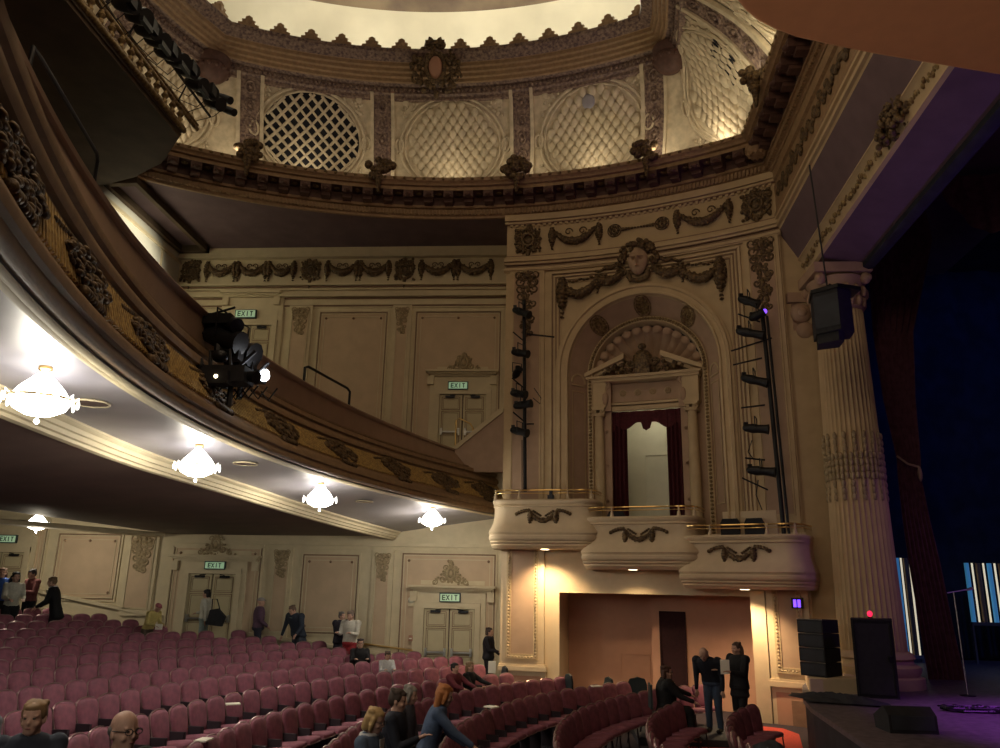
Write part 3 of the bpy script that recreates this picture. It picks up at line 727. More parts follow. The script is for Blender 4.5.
def panelunit(f,s0,s1,kind,lab,seed):
    """one cove bay: f(s,t,w) with s0..s1 across"""
    def lm(u,v,w): return f(s0+(s1-s0)*u, v, w)
    r_=random.Random(seed)
    b=MB(lm); b.grid([[(i/20,j/12,0) for j in range(13)] for i in range(21)]); t=part('dome_panel',b,M['domep'],Pn,lab)
    b=MB(lm)
    ering(b,.5,.5,.05,.435,.47,.0,40,6); b.v=[];b.f=[]
    def rim(ru,rv,tk,w):
        pts=[lm(.5+ru*cos(a_),.5+rv*sin(a_),w) for a_ in [2*pi*i/44 for i in range(44)]]
        q=MB(); q.tube(pts,tk,6,closed=True); b.v+= []; n=len(b.v); b.v+=q.v; b.f+=[tuple(i+n for i in f_) for f_ in q.f]
    rim(.45,.485,.055,.03); rim(.41,.445,.04,.03)
    for ux in (.04,.96): 
        q=MB(); q.tube([lm(ux,.5+.055*sin(a_)*1.6,.06) if False else lm(ux+.035*cos(a_),.5+.07*sin(a_),.06) for a_ in [2*pi*i/14 for i in range(14)]],.045,5,closed=True); n=len(b.v); b.v+=q.v; b.f+=[tuple(i+n for i in f_) for f_ in q.f]
    part('oval_rim',b,M['domep'],t)
    # corner arabesques
    b=MB(lm)
    for cu_ in (.07,.93):
        for cv_ in (.08,.92):
            for i in range(26):
                x=cu_+(.5-cu_)*.42*r_.random()**1.3; y=cv_+(.5-cv_)*.5*r_.random()**1.3
                if ((x-.5)/.47)**2+((y-.5)/.50)**2<1: continue
                b.ball((x,y,.03),(.013,.018,.035),5,4)
            b.ball((cu_+(.03 if cu_<.5 else -.03),cv_,.03),(.03,.035,.04),8,4)
    part('corner_arabesque',b,M['domep'],t)
    NU=12; holes=kind=='grille'
    if holes:
        b=MB(lm); b.add([(.5,.5,.015)]+[(.5+.405*cos(2*pi*i/40),.5+.44*sin(2*pi*i/40),.015) for i in range(40)],[(0,1+i,1+(i+1)%40) for i in range(40)])
        part('dark_opening',b,M['hole'],t)
        b=MB()
        for i in range(-12,13):
            for sg in (1,-1):
                # diagonal bar clipped to the oval
                pts=[]
                for k in range(41):
                    q=-1+2*k/40; x=.405*(q) ; y=.44*(sg*q*1.25+i*.30)
                    if (x/.405)**2+(y/.44)**2<=1.0: pts.append(lm(.5+x,.5+y,.05))
                if len(pts)>2: b.tube(pts,.048,6)
        part('lattice',b,M['domep'],t)
    else:
        b=MB(lm); 
        for i in range(-6,7):
            for j in range(-7,8):
                x=i*.078+(.039 if j%2 else 0); y=j*.066
                if (x/.39)**2+(y/.425)**2<1:
                    if kind=='vent' and ((x+.03)/.075)**2+((y-.30)/.085)**2<1: continue
                    b.ball((.5+x,.5+y,-.01),(.037,.060,.13),10,6)
        part('quilted_bosses',b,M['domep'],t)
        if kind=='vent':
            b=MB(lm); b.ball((.47,.80,.05),(.055,.07,.05),16,6); part('round_vent',b,M['soffit'],t)
        if kind=='partgrille':
            b=MB(lm)
            for i in range(6):
                for j in range(4): b.ball((.66+.04*i+(.02 if j%2 else 0),.42+.08*j,.06),(.017,.034,.02),7,4)
            part('dark_openings',b,M['hole'],t)
    # shell lamp cover at the foot
    b=MB(lm); b.ball((.5,.055,.10),(.03,.05,.10),10,5); part('shell_lamp',b,M['domep'],t)
    for i in range(0): pass
    return t
def rib(f,s_,hw,lab):
    def lm(u,v,w): return f(s_+hw*u,v,w)
    b=MB(lm); b.grid([[(u,v/14,.08) for v in range(15)] for u in (-.7,-.35,0,.35,.7)]); t=part('dome_rib',b,M['domeorn'],Pn,lab)
    b=MB(lm)
    for sx in (-1,1): b.grid([[(sx*u,v/14,w) for v in range(15)] for u,w in ((.72,.0),(.72,.14),(1.0,.14),(1.0,.0))])
    part('white_fillet',b,M['domep'],t)
    b=MB(lm)
    for k in range(5): 
        c=.2+.17*k
        pts=[lm(.34*cos(a_),c+.055*sin(a_),.11) for a_ in [2*pi*i/14 for i in range(14)]]; q=MB(); q.tube(pts,.035,5,closed=True); n=len(b.v); b.v+=q.v; b.f+=[tuple(i+n for i in f_) for f_ in q.f]
        b.ball((0,c,.1),(.14,.022,.05),6,4)
    part('rib_rings',b,M['domeorn'],t)
    # bracket bust at the foot, hanging over the cornice
    b=MB()
    p=Vector(lm(0,.02,.95)); p.z=15.28; r_=random.Random(int(s_*100)+7)
    for i in range(34): 
        a_=r_.random()*6.28; q=r_.random(); b.ball((p.x+.42*q*cos(a_),p.y-.1-.1*r_.random(),p.z+.05+.34*q*sin(a_)),.09+.05*r_.random(),6,4)
    for i in range(5): b.ball((p.x,p.y-.2,p.z-.28-.11*i),(.13-.02*i,.1,.09),6,4)
    part('foot_cartouche',b,M['bronze'],t)
    return t
N_=26
xs_=[-9.75+(3.35+9.75)*i/N_ for i in range(N_+1)]
fF=cove([farb(x) for x in xs_],[fart(x) for x in xs_])
def sx(x): return (x+9.75)/(13.1)*N_
panelunit(fF,sx(-9.75)+.75,sx(-5.45)-.75,'grille','dome panel with a dark round lattice grille, left of the frame cartouche',1)
panelunit(fF,sx(-5.45)+.75,sx(-1.0)-.75,'quilt','middle quilted dome panel directly under the oval frame cartouche',2)
panelunit(fF,sx(-1.0)+.75,sx(3.35)-.75,'vent','quilted dome panel with a small grey round vent, right of the middle one',3)
for x,lab in ((-9.35,'leftmost ornamented rib of the far dome wall'),(-5.45,'dome rib between the dark grille panel and the middle quilted panel'),(-1.0,'dome rib right of the middle quilted panel'),(3.0,'dome rib at the right end of the far dome wall, by the corner pendant')): rib(fF,sx(x),.75,lab)
# right-hand side coves
fR=cove([(3.05,21.42,ZB),(4.6,20.6,ZB),(5.75,19.8,ZB),(5.8,18.0,ZB),(5.72,16.0,ZB),(5.6,12.5,ZB),(5.4,8,ZB)],[(3.1,20.2,ZT),(3.5,19.6,ZT),(3.47,18.7,ZT),(3.4,17.9,ZT),(3.3,16.8,ZT),(3.1,13,ZT),(2.9,8,ZT)])
b=MB(fR); b.grid([[(u/10,v/8,0) for v in range(9)] for u in range(0,8)]); part('corner_fillet',b,M['domep'],Pn)
panelunit(fR,.62,3.0,'partgrille','bright quilted dome panel on the stage side with dark openings at its edge',4)
rib(fR,3.35,.33,'curved violet rib on the stage side of the dome'); panelunit(fR,3.7,5.2,'quilt','farther stage-side dome panel cut off by the top edge of the photo',5)
# left-hand coves
fL=cove([(-9.3,21.1,ZB),(-10.9,20.3,ZB),(-12.0,19.6,ZB),(-12.5,18.0,ZB),(-12.8,16.0,ZB),(-13.1,12.5,ZB),(-13.0,7,ZB)],[(-9.4,20.35,ZT),(-10.4,19.7,ZT),(-10.8,18.9,ZT),(-11.2,17.6,ZT),(-11.7,15.8,ZT),(-12.15,12.6,ZT),(-12.2,7,ZT)])
b=MB(fL); b.grid([[(u/10,v/8,0) for v in range(9)] for u in range(0,8)]); part('corner_fillet',b,M['domep'],Pn)
panelunit(fL,.6,2.9,'quilt','quilted dome panel on the left, half hidden behind the row of black spotlights',6)
rib(fL,3.25,.3,'ornamented rib of the left dome wall above the balcony rail'); panelunit(fL,3.6,5.2,'grille','left dome panel with dark lattice seen above the balcony rail',7)
# ================================================================ arch bay
U0,U1=1.28,9.30; UC=5.33; UD=5.22; OR=2.44; IR=2.18; SPR=9.08
wbay=thing('wall_bay',None,None,bay(UC,-.3,0)); wbay['kind']='structure'
b=MB(bay)
n=10
def colgrid(b,u0,u1,v0,v1,w,n): b.grid([[(u0+(u1-u0)*i/n,v,w) for v in (v0,v1)] for i in range(n+1)])
colgrid(b,U0,UC-OR,4.3,14.3,0,6); colgrid(b,UC+OR,U1,4.3,14.3,0,6)
# spandrels above the arch
na=24
top_=[];bot_=[]
for i in range(na+1):
    a_=pi-pi*i/na; top_.append((UC+OR*cos(a_),14.3,0)); bot_.append((UC+OR*cos(a_),SPR+OR*sin(a_),0))
b.grid([[top_[i],bot_[i]] for i in range(na+1)])
# left return of the bay
b.grid([[(U0,v,w) for v in (4.3,14.3)] for w in (0,-2.3)])
part('bay_face',b,M['bay'],wbay)
# niche: reveal and curved back
def nichepts(r_,w): return [(UC-r_,4.4,w)]+[(UC+r_*cos(pi-pi*i/na),SPR+r_*sin(pi-pi*i/na),w) for i in range(na+1)]+[(UC+r_,4.4,w)]
b=MB(bay); b.grid([nichepts(OR+.02,0.0),nichepts(OR+.02,.15),nichepts(OR-.06,.17),nichepts(OR-.09,.11),nichepts(IR+.05,.10),nichepts(IR+.03,.15),nichepts(IR-.02,.14),nichepts(IR-.03,0),nichepts(IR-.06,-.05)]); part('arch_moulding',b,M['bay'],wbay)
b=MB(bay); b.grid([nichepts(OR+.09,.0),nichepts(OR+.09,.06),nichepts(OR+.02,.06)]); part('arch_moulding',b,M['bay'],wbay)
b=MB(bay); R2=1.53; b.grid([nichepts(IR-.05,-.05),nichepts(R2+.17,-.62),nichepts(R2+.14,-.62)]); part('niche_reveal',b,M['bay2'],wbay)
b=MB(bay)
b.grid([nichepts(R2+.16,-.62),nichepts(R2+.16,-.56),nichepts(R2+.02,-.56),nichepts(R2,-.64),nichepts(R2-.03,-.9)]); part('inner_arch',b,M['bay'],wbay)
b=MB(bay)
for i in range(64):
    a_=pi*i/63; b.ball((UC+(R2+.09)*cos(a_),SPR+(R2+.09)*sin(a_),-.54),(.05,.05,.04),6,4)
for sx_ in (-1,1):
    for i in range(44): b.ball((UC+sx_*(R2+.09),SPR-.1-i*.105,-.54),(.05,.045,.04),6,4)
part('leaf_band',b,M['gilt'],wbay)
# niche back: lower wall and shell
b=MB(bay); D0,D1=UD-1.02,UD+.98       # doorway
colgrid(b,UC-R2,D0,4.4,SPR,-.92,3); colgrid(b,D1,UC+R2,4.4,SPR,-.92,3); colgrid(b,D0,D1,8.02,SPR,-.92,3)
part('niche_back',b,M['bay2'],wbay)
b=MB(bay); NS=15; rows=[]
for i in range(NS*6+1):
    a_=pi*i/(NS*6); k=abs(sin(a_*NS)); col=[]
    for j in range(9):
        q=j/8; r_=.18+(R2-.18)*q*(1 if j<8 else .96+.04*k); w=-1.25+.42*q-.0+.10*k*q
        col.append((UC+r_*cos(a_),SPR-.05+r_*sin(a_),w-.15*sin(pi*q)))
    rows.append(col)
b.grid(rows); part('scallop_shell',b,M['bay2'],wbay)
b=MB(bay)
for i in range(NS):
    a_=pi*(i+.5)/NS; rr=R2*.97; b.tube([bay(UC+rr*cos(a_)+.15*cos(a_+pi/2+t_)*1.0, SPR-.05+rr*sin(a_)+.15*sin(a_+pi/2+t_), -.78) for t_ in []] or [(0,0,0),(0,0,.001)],.001,3) if False else None
    b.ball((UC+(rr-.07)*cos(a_),SPR-.05+(rr-.07)*sin(a_),-.80),(.13,.13,.06),8,4)
part('scallop_edge',b,M['bay2'],wbay)
# rosettes and small niches in the reveal
def revm(u,v,w):
    r_=hypot(u-UC,v-SPR) if v>SPR else abs(u-UC)
    return bay(u,v,w-.05-(IR-.05-r_)*.57/(IR-.05-R2-.17))
b=MB(revm)
for a_,r_ in ((90,.30),(48,.30),(132,.30)):
    a_=radians(a_); rosette(b,UC+1.905*cos(a_),SPR+.02+1.905*sin(a_),.03,.23,10); b.ball((UC+1.905*cos(a_),SPR+.02+1.905*sin(a_),.0),(.19,.19,.03),12,5)
part('rosette',b,M['gilt'],wbay)
b=MB(revm)
for sx_ in (-1,1):
    u=UC+sx_*1.905; ering(b,u,8.80,.03,.15,.26,.03,16,5,0,pi); b.box(u-.16,u+.16,8.7,8.74,0,.06); frame(b,u-.16,u+.16,5.2,8.55,0,.03,.04)
part('side_niche_moulding',b,M['bay'],wbay)
# rectangular frame round the arch, pilasters, entablature
b=MB(bay)
for (d,t_,w) in ((0,.07,.07),(.12,.05,.05),(.22,.05,.04),(.34,.03,.03)):
    u0,u1,vt=2.62+d,8.22-d,12.22-d
    b.box(u0,u0+t_,4.8,vt,0,w); b.box(u1-t_,u1,4.8,vt,0,w); b.box(u0,u1,vt-t_,vt,0,w,12)
part('bay_frame',b,M['bay'],wbay)
b=MB(bay)
for (d,t_) in ((.075,.035),(.18,.03),(.29,.03)):
    u0,u1,vt=2.62+d,8.22-d,12.22-d
    b.box(u0,u0+t_,4.8,vt,0,.012); b.box(u1-t_,u1,4.8,vt,0,.012); b.box(u0,u1,vt-t_,vt,0,.012,12)
part('groove_line',b,M['glaze'],wbay)
for (u0,u1,ul) in ((1.45,2.42,1),(8.38,9.22,1)):
    pilaster(wbay,u0,u1,4.6,12.32,bay,'bay2',orn=1.9,om='bronze',d=.07,n=2,ow=.62)
b=MB(bay)
for z,t_,d in ((13.98,.2,.12),(13.90,.06,.07),(12.52,.07,.10),(12.60,.09,.16),(12.72,.05,.10),(12.32,.08,.12),(12.28,.04,.08)): b.box(U0-.06,U1+.05,z,z+t_,-.0,d,16)
part('entablature',b,M['bay'],wbay)
b=MB(bay)
for z in (12.78,12.50,12.42,13.86): b.box(U0,U1,z,z+.03,0,.085,16)
part('groove_line',b,M['glaze'],wbay)
b=MB(bay)
for i in range(46): b.box(U0+.1+i*.172,U0+.19+i*.172,13.80,13.88,0,.07)
part('bay_dentils',b,M['bay'],wbay)
# ornaments on the bay
def orn(fn,name,m,lab,grp=None):
    b=MB(bay); fn(b); return solo(name,b,M[m],lab,'plaster ornament',grp)
orn(lambda b:cartouche(b,1.95,13.33,.03,.42,.52,rnd),'frieze_cartouche','bronze','square gilt cartouche at the left end of the arch bay frieze')
orn(lambda b:cartouche(b,8.75,13.33,.03,.42,.52,rnd),'frieze_cartouche','bronze','square gilt cartouche at the right end of the arch bay frieze, by the proscenium')
def sw1(b,u0=2.75,u1=4.35):
    swag(b,u0+.12,13.5,u1-.12,13.55,.36,.11,.03,rnd); drop(b,u0,13.66,12.98,.09,.03,rnd); drop(b,u1,13.66,13.0,.09,.03,rnd)
    for q in (.35,.65): spiral(b,u0+(u1-u0)*q,13.52,.03,.13,.022,1.2,1,0)
orn(lambda b:sw1(b,2.7,4.15),'frieze_garland','bronze','gilt garland of the arch bay frieze, left of the face mask')
orn(lambda b:sw1(b,6.5,8.0),'frieze_garland','bronze','gilt garland of the arch bay frieze, right of the face mask')
def rosarrow(b,u,sg):
    rosette(b,u,13.38,.03,.2,8)
    for i in range(6): b.ball((u+sg*(.26+.09*i),13.38,.05),(.07-.006*i,.06-.008*i,.04),6,4)
orn(lambda b:rosarrow(b,4.62,1),'arrow_rosette','bronze','rosette with an arrow tail pointing right, left half of the arch bay frieze')
orn(lambda b:rosarrow(b,6.05,-1),'arrow_rosette','bronze','rosette with an arrow tail pointing left, right half of the arch bay frieze')
# garlands over the arch
def archsw(b,sg):
    pts=[(UC+sg*.55,11.90),(UC+sg*1.15,11.72),(UC+sg*1.75,11.55),(UC+sg*2.35,11.45)]
    swag(b,UC+sg*.45,12.0,UC+sg*1.25,11.86,.20,.12,.08,rnd); swag(b,UC+sg*1.25,11.86,UC+sg*2.25,11.72,.36,.13,.05,rnd)
    drop(b,UC+sg*1.25,11.98,11.45,.09,.05,rnd); drop(b,UC+sg*2.32,11.95,10.75,.14,.04,rnd)
    for i in range(12): b.ball((UC+sg*(1.0+.11*i),11.98-.012*i+.03*sin(i*2),.05),(.06,.035,.04),5,4)
orn(lambda b:archsw(b,-1),'arch_garland','bronze','heavy fruit garland over the left half of the arch')
orn(lambda b:archsw(b,1),'arch_garland','bronze','heavy fruit garland over the right half of the arch')
# face mask
t=thing('face_mask_relief','sculpted woman\'s face with leafy headdress at the crown of the arch','plaster ornament',bay(UC,11.5,0.1))
b=MB(bay); mv=12.22
rows=[]
for i in range(41):
    th=-pi/2+pi*i/40
    row=[]
    for j in range(41):
        ph=-pi*.5+pi*j/40; x=sin(ph)*cos(th); y=sin(th); z=cos(ph)*cos(th)
        wd=.30*(1-.18*max(0,-y)); r_=1.0
        dx=x*wd; dy=y*.42; dz=.16+.20*z
        # nose, brow, eye hollows, lips, chin
        dz+= .17*math.exp(-((dx)/.035)**2-((dy+.02)/.10)**2)
        dz+= .05*math.exp(-((dy-.11)/.03)**2)*(1 if abs(dx)<.22 else 0)
        for s_ in (-1,1): dz-= .10*math.exp(-((dx-s_*.11)/.05)**2-((dy-.04)/.035)**2)
        dz+= .07*math.exp(-((dx)/.07)**2-((dy+.19)/.022)**2)+.03*math.exp(-((dx)/.08)**2-((dy+.34)/.06)**2)
        row.append((UC+dx,mv+dy,dz))
    rows.append(row)
b.grid(rows); part('face',b,M['bay2'],t)
b=MB(bay)
for i in range(80):
    a_=rnd.uniform(-.25,pi+.25); q=.40+.22*rnd.random(); b.ball((UC+q*.98*cos(a_),mv+.05+q*1.05*sin(a_),.12+.1*rnd.random()),.075,6,4)
for sx_ in (-1,1):
    for i in range(14): b.ball((UC+sx_*(.55+.055*i),mv-.02+.03*sin(i)-.012*i+.06,.08),(.07,.075-.003*i,.05),6,4)
    spiral(b,UC+sx_*.55,mv-.22,.1,.17,.05,1.5,sx_,pi/2)
    for i in range(9): b.ball((UC+sx_*(.30-.01*i),mv-.28-.035*i,.18),(.07,.05,.06),6,4)
for i in range(18): a_=pi+pi*i/17; b.ball((UC+.30*cos(a_),mv-.38+.20*sin(a_),.16),.07,6,4)
part('leafy_headdress',b,M['bronze'],t)
# aedicule: columns, entablature, broken pediment, frieze rosettes
t=thing('door_surround','carved doorway surround with broken pediment inside the arch niche','door surround',bay(UD,4.4,-.9))
for sg in (-1,1):
    b=MB(bay); u=UD+sg*1.29
    b.box(u-.2,u+.2,4.4,4.7,-.92,-.55); b.tube([(u,4.7,-.72),(u,6.0,-.72),(u,7.85,-.72)],[.15,.15,.125],12)
    b.box(u-.18,u+.18,8.02,8.1,-.9,-.54)
    for q in (-1,1): spiral(b,u+q*.13,7.95,-.55,.08,.025,1.5,q,pi/2)
    b.box(u-.17,u+.17,7.85,7.93,-.9,-.56)
    part('column',b,M['bay'],t)
    b=MB(bay); u=UD+sg*1.09; b.box(u-.13,u+.13,4.4,8.0,-.92,-.80)
    for k in range(3): rosette(b,u,5.4+1.0*k,-.79,.055,6)
    b.box(u-.15,u+.15,8.0,8.9,-.92,-.66); spiral(b,u,8.75,-.64,.12,.04,1.4,sg,pi/2); b.ball((u,8.35,-.62),(.09,.22,.06),8,6)
    part('console_pilaster',b,M['bay2'],t)
b=MB(bay); b.box(D0-.1,D1+.1,8.02,8.14,-.92,-.78,6); b.box(D0-.1,D1+.1,8.18,8.24,-.92,-.74,6)
b.box(UD-1.55,UD+1.55,8.86,8.95,-.92,-.55,8); b.box(UD-1.62,UD+1.62,8.95,9.02,-.92,-.48,8)
for sg in (-1,1):
    b.box(UD+sg*1.29-.22,UD+sg*1.29+.22,8.1,8.88,-.92,-.60)
    b.prism([(UD+sg*1.66,9.02),(UD+sg*1.66,9.14),(UD+sg*.52,9.68),(UD+sg*.52,9.52)],-.92,-.50)
    b.prism([(UD+sg*1.62,9.02),(UD+sg*1.40,9.02),(UD+sg*.56,9.42),(UD+sg*.56,9.52)],-.92,-.66)
part('pediment',b,M['bay'],t)
b=MB(bay); b.box(UD-.9,UD+.9,8.28,8.82,-.915,-.86,6)
part('frieze_block',b,M['bay2'],t)
b=MB(bay)
for k in range(4): rosette(b,UD-.63+.42*k,8.55,-.85,.10,8)
part('frieze_rosettes',b,M['bay'],t)
b=MB(bay); b.ball((UD,9.42,-.60),(.30,.36,.16),12,8); b.ball((UD,9.86,-.58),(.13,.10,.10),8,5); b.box(UD-.2,UD+.2,9.02,9.2,-.85,-.5)
for sg in (-1,1):
    for i in range(24): b.ball((UD+sg*(.28+.9*rnd.random()**1.4),9.08+.35*rnd.random()*(1-.3*rnd.random()),-.66),.065,6,4)
    spiral(b,UD+sg*.34,9.35,-.55,.14,.04,1.4,sg,0)
part('crowned_urn',b,M['bronze'],t)
# room seen through the doorway
rm=struct('wall_corridor',MB(bay).box(D0-.6,D1+.6,4.4,4.5,-3.2,-.92),M['white'])
b=MB(bay); b.grid([[(u,v,-2.6) for v in (4.4,9)] for u in (D0-.6,UC,D1+.6)]); b.grid([[(D0-.5,v,w) for v in (4.4,9)] for w in (-2.6,-.93)]); b.grid([[(D1+.5,v,w) for v in (4.4,9)] for w in (-2.6,-.93)]); b.grid([[(u,8.6,w) for u in (D0-.6,D1+.6)] for w in (-2.6,-.93)])
part('corridor_shell',b,M['white'],rm)
b=MB(bay); frame(b,UC-.5,UC+.42,4.5,7.0,-2.6,.05,.05); b.box(UC-.44,UC+.36,4.5,6.95,-2.6,-2.575); part('corridor_door',b,M['white'],rm)
b=MB(bay); b.box(UC+.45,UC+.80,4.5,7.35,-2.3,-2.2); part('dark_screen',b,M['hole'],rm)
lamp('corridor_light','POINT',bay(UC-.1,8.2,-1.6),20,(1,.92,.66),.15)
# curtains in the doorway
t=thing('door_curtain','crimson curtains with a scalloped valance hung in the niche doorway','curtain',bay(UC,4.4,-.95))
def drapegrid(mapf,u0,u1,v0,v1,w,folds,amp,n=40,wav=None):
    b=MB(mapf); b.grid([[(u0+(u1-u0)*i/n*(1)+ (0), v, w+amp*sin(2*pi*folds*i/n)) for v in (v0,v0+(v1-v0)*.5,v1)] for i in range(n+1)]); return b
part('left_curtain',drapegrid(bay,D0,D0+.46,4.5,8.0,-1.0,4,.05),M['curtain'],t)
part('right_curtain',drapegrid(bay,D1-.46,D1,4.5,8.0,-1.0,4,.05),M['curtain'],t)
b=MB(bay); rows=[]
for i in range(41):
    x=D0+(D1-D0)*i/40; q=abs(i/40-.5)*2; vb=7.58+.10*sin(q*pi*2.5)-(.25 if q>.86 else 0)-(.16 if q<.12 else 0); rows.append([(x,vb,-.97+.02*sin(i)),(x,8.02,-.97+.02*sin(i))])
b.grid(rows); part('valance',b,M['curtain'],t)
# ---- lower storey under the boxes
b=MB(bay)
colgrid(b,U0,2.90,-.6,4.4,0,3); colgrid(b,7.92,9.35,-.6,4.4,0,3); colgrid(b,2.90,7.92,2.86,4.4,0,8)
b.grid([[(2.90,v,w) for v in (-.6,2.86)] for w in (0,-.8,-1.6)]); b.grid([[(7.92,v,w) for v in (-.6,2.86)] for w in (0,-2.0)]); b.grid([[(u,2.86,w) for u in (2.9,5,7.92)] for w in (0,-2.2)])
b.grid([[(U0,v,w) for v in (-.6,4.4)] for w in (0,-2.3)])
wlow=struct('wall_bay',b,M['box']); 
b=MB(bay); colgrid(b,2.9,5.15,-.6,2.86,-1.6,4); b.grid([[(5.15,v,w) for v in (-.6,2.86)] for w in (-1.6,-1.1)]); colgrid(b,5.15,7.92,-.6,2.86,-1.1,4)
struct('wall_recess',b,M['recess'])
b=MB(bay); frame(b,4.25,5.0,-.3,1.25,-1.59,.02,.02); part('flush_panel',b,M['recess'],wlow)
t=thing('door_6',None,None,bay(5.65,-.2,-1.1)); t['kind']='structure'
b=MB(bay); b.box(5.36,6.02,-.3,2.42,-1.1,-1.06); part('dark_doorway',b,M['darkdoor'],t)
b=MB(bay); b.box(5.36,5.40,-.3,2.42,-1.06,-1.03); b.box(5.98,6.02,-.3,2.42,-1.06,-1.03); b.box(5.36,6.02,2.38,2.42,-1.06,-1.03); part('door_frame',b,M['darkdoor'],t)
def goldpil(u0,u1,v0,v1,lab):
    t=thing('gilt_pilaster',lab,'pilaster',bay((u0+u1)/2,v0,.05))
    b=MB(bay); b.box(u0,u1,v0,v1,0,.12,2); part('shaft',b,M['box'],t)
    b=MB(bay); b.box(u0+.24,u1-.24,v0+.28,v1,.12,.13,2); part('inset_panel',b,M['bay2'],t)
    b=MB(bay); frame(b,u0+.16,u1-.16,v0+.18,v1+.3,.12,.04,.05); frame(b,u0+.26,u1-.26,v0+.28,v1+.3,.12,.03,.03)
    k=int((v1-v0)/.085)
    for i in range(k):
        for x in (u0+.225,u1-.225): b.ball((x,v0+.25+i*.085,.15),(.035,.04,.03),6,4)
    for i in range(int((u1-u0-.5)/.085)): b.ball((u0+.28+i*.085,v0+.235,.15),(.04,.035,.03),6,4)
    part('gilt_moulding',b,M['bay'],t)
    b=MB(bay); b.box(u0-.04,u1+.08,v0-.12,v0,0,.2,2); b.box(u0-.02,u1+.05,v0-.02,v0+.05,0,.17,2); b.box(u0,u1+.04,v0-1.4,v0-.12,0,.13,2); part('plinth',b,M['box'],t)
    b=MB(bay); b.box(u0+.1,u1-.08,v0-1.3,v0-.24,.13,.14,2); part('plinth_panel',b,M['recess'],t)
goldpil(1.30,2.50,.95,4.0,'lit cream pilaster with gold beaded frame under the left opera box')
goldpil(8.30,9.30,.95,3.1,'lit cream pilaster with gold beaded frame beside the speaker stack')
b=MB(bay); b.box(7.93,8.28,-.6,3.0,0,.16,1); part('pier',b,M['box'],wlow)
b=MB(bay); b.box(8.75,9.2,-.6,.55,.05,.17); part('patched_plaster',b,M['patch'],wlow)
b=MB(bay); b.box(9.02,9.10,1.2,1.36,.13,.18); solo('wall_socket',b,M['paper'],'small white wall box on the pilaster beside the speaker stack','wall box')
# ================================================================ opera boxes
def opbox(u0,u1,zt,zb,ww,lab,du):
    """u0..u1 width at the belly; zt rail ledge; zb underside"""
    t=thing('opera_box',lab,'opera box',bay((u0+u1)/2,zb,ww*.5),'opera boxes below the arch')
    H_=zt-zb
    prof=[(1.0,.80),(.97,.84),(.93,.83),(.90,.78),(.86,.80),(.84,.755),(.80,.75),(.70,.755),(.60,.78),(.50,.83),(.42,.90),(.36,.97),(.31,1.0),(.285,.965),(.265,.96),(.25,.985),(.20,.985),(.16,.95),(.15,.91),(.12,.93),(.10,.90),(.09,.87),(.06,.88),(.04,.85),(.0,.80),(0,.0)]
    def sh(k):   # plan outline at scale k: rounded front corners
        out=[]; hw=(u1-u0)/2; c=(u0+u1)/2; W=ww*k; hw=hw-(1-k)*.45; r_=.42
        out.append((c-hw,-.05)); 
        for i in range(7): a_=pi-(pi/2)*i/6; out.append((c-hw+r_+r_*cos(a_),W-r_+r_*sin(a_)))
        for i in range(1,6): out.append((c-hw+r_+(2*hw-2*r_)*i/6,W))
        for i in range(7): a_=pi/2-(pi/2)*i/6; out.append((c+hw-r_+r_*cos(a_),W-r_+r_*sin(a_)))
        out.append((c+hw,-.05)); return out
    b=MB(bay); b.grid([[ (p[0],zb+H_*v,p[1]) for p in sh(k)] for v,k in prof[:-1]]); part('parapet',b,M['box'],t)
    b=MB(bay); s_=sh(.80); b.add([(p[0],zb+.01,p[1]) for p in s_],[tuple(range(len(s_)))]); part('underside',b,M['box'],t)
    b=MB(bay); s2=sh(.80); s3=sh(.66); b.grid([[(p[0],zt,p[1]) for p in s2],[(p[0],zt+.01,p[1]) for p in s3],[(p[0],zt-.8,p[1]) for p in s3]]); b.add([(p[0],zb+.35,p[1]) for p in s3],[tuple(range(len(s3)))]); part('inner_lining',b,M['recess'],t)
    # swag ornament
    c=(u0+u1)/2; vz=zb+H_*.62; wz=ww*.77+.01
    b=MB(bay); b.mp=lambda u,v,w: bay(u,v,w+ (.10*max(0,(vz-v))*2))
    swag(b,c-.34,vz+.12,c+.34,vz+.12,.20,.065,wz,rnd,14)
    for sg in (-1,1):
        drop(b,c+sg*.37,vz+.16,vz-.24,.065,wz,rnd)
        for i in range(6): b.ball((c+sg*(.42+.07*i),vz+.20-.10*(i/5)**2,wz+.02),(.055,.05,.03),6,4)
        for i in range(5): b.ball((c+sg*(.28-.05*i),vz+.18-.03*i,wz+.02),(.04,.03,.03),6,4)
    part('swag_ornament',b,M['bronze'],t)
    # brass rail
    b=MB(bay); s_=sh(.76); pts=[(p[0],zt+.24,p[1]) for p in s_]; b.tube(pts,.022,6); b.tube([(p[0],zt+.16,p[1]) for p in s_],.012,5)
    part('brass_rail',b,M['brass'],t)
    for i in (3,8,12,16) if du else (2,8,13,17):
        p=s_[min(i,len(s_)-1)]; b=MB(bay); b.tube([(p[0],zt,p[1]),(p[0],zt+.26,p[1])],.025,6); b.tube([(p[0],zt,p[1]),(p[0],zt+.12,p[1])],[.06,.035],8); part('rail_post',b,M['box'],t)
    # recessed downlight with its lens
    b=MB(); q=bay(c-(.25 if du==0 else 0),zb-.012,ww*.55); b.lathe([(.0,q[2]),(.10,q[2]),(.12,q[2]+.01)],(q[0],q[1]),14); part('downlight',b,M['down'],t)
    return q
BX=[(1.03,4.20,5.28,3.97,1.25,'left opera box, highest of the three stepped cream boxes',1),
    (3.68,6.95,4.80,3.47,1.30,'middle opera box, in front of the curtained niche doorway',0),
    (6.35,9.58,4.30,3.03,1.35,'right opera box, lowest of the three, next to the fluted column',1)]
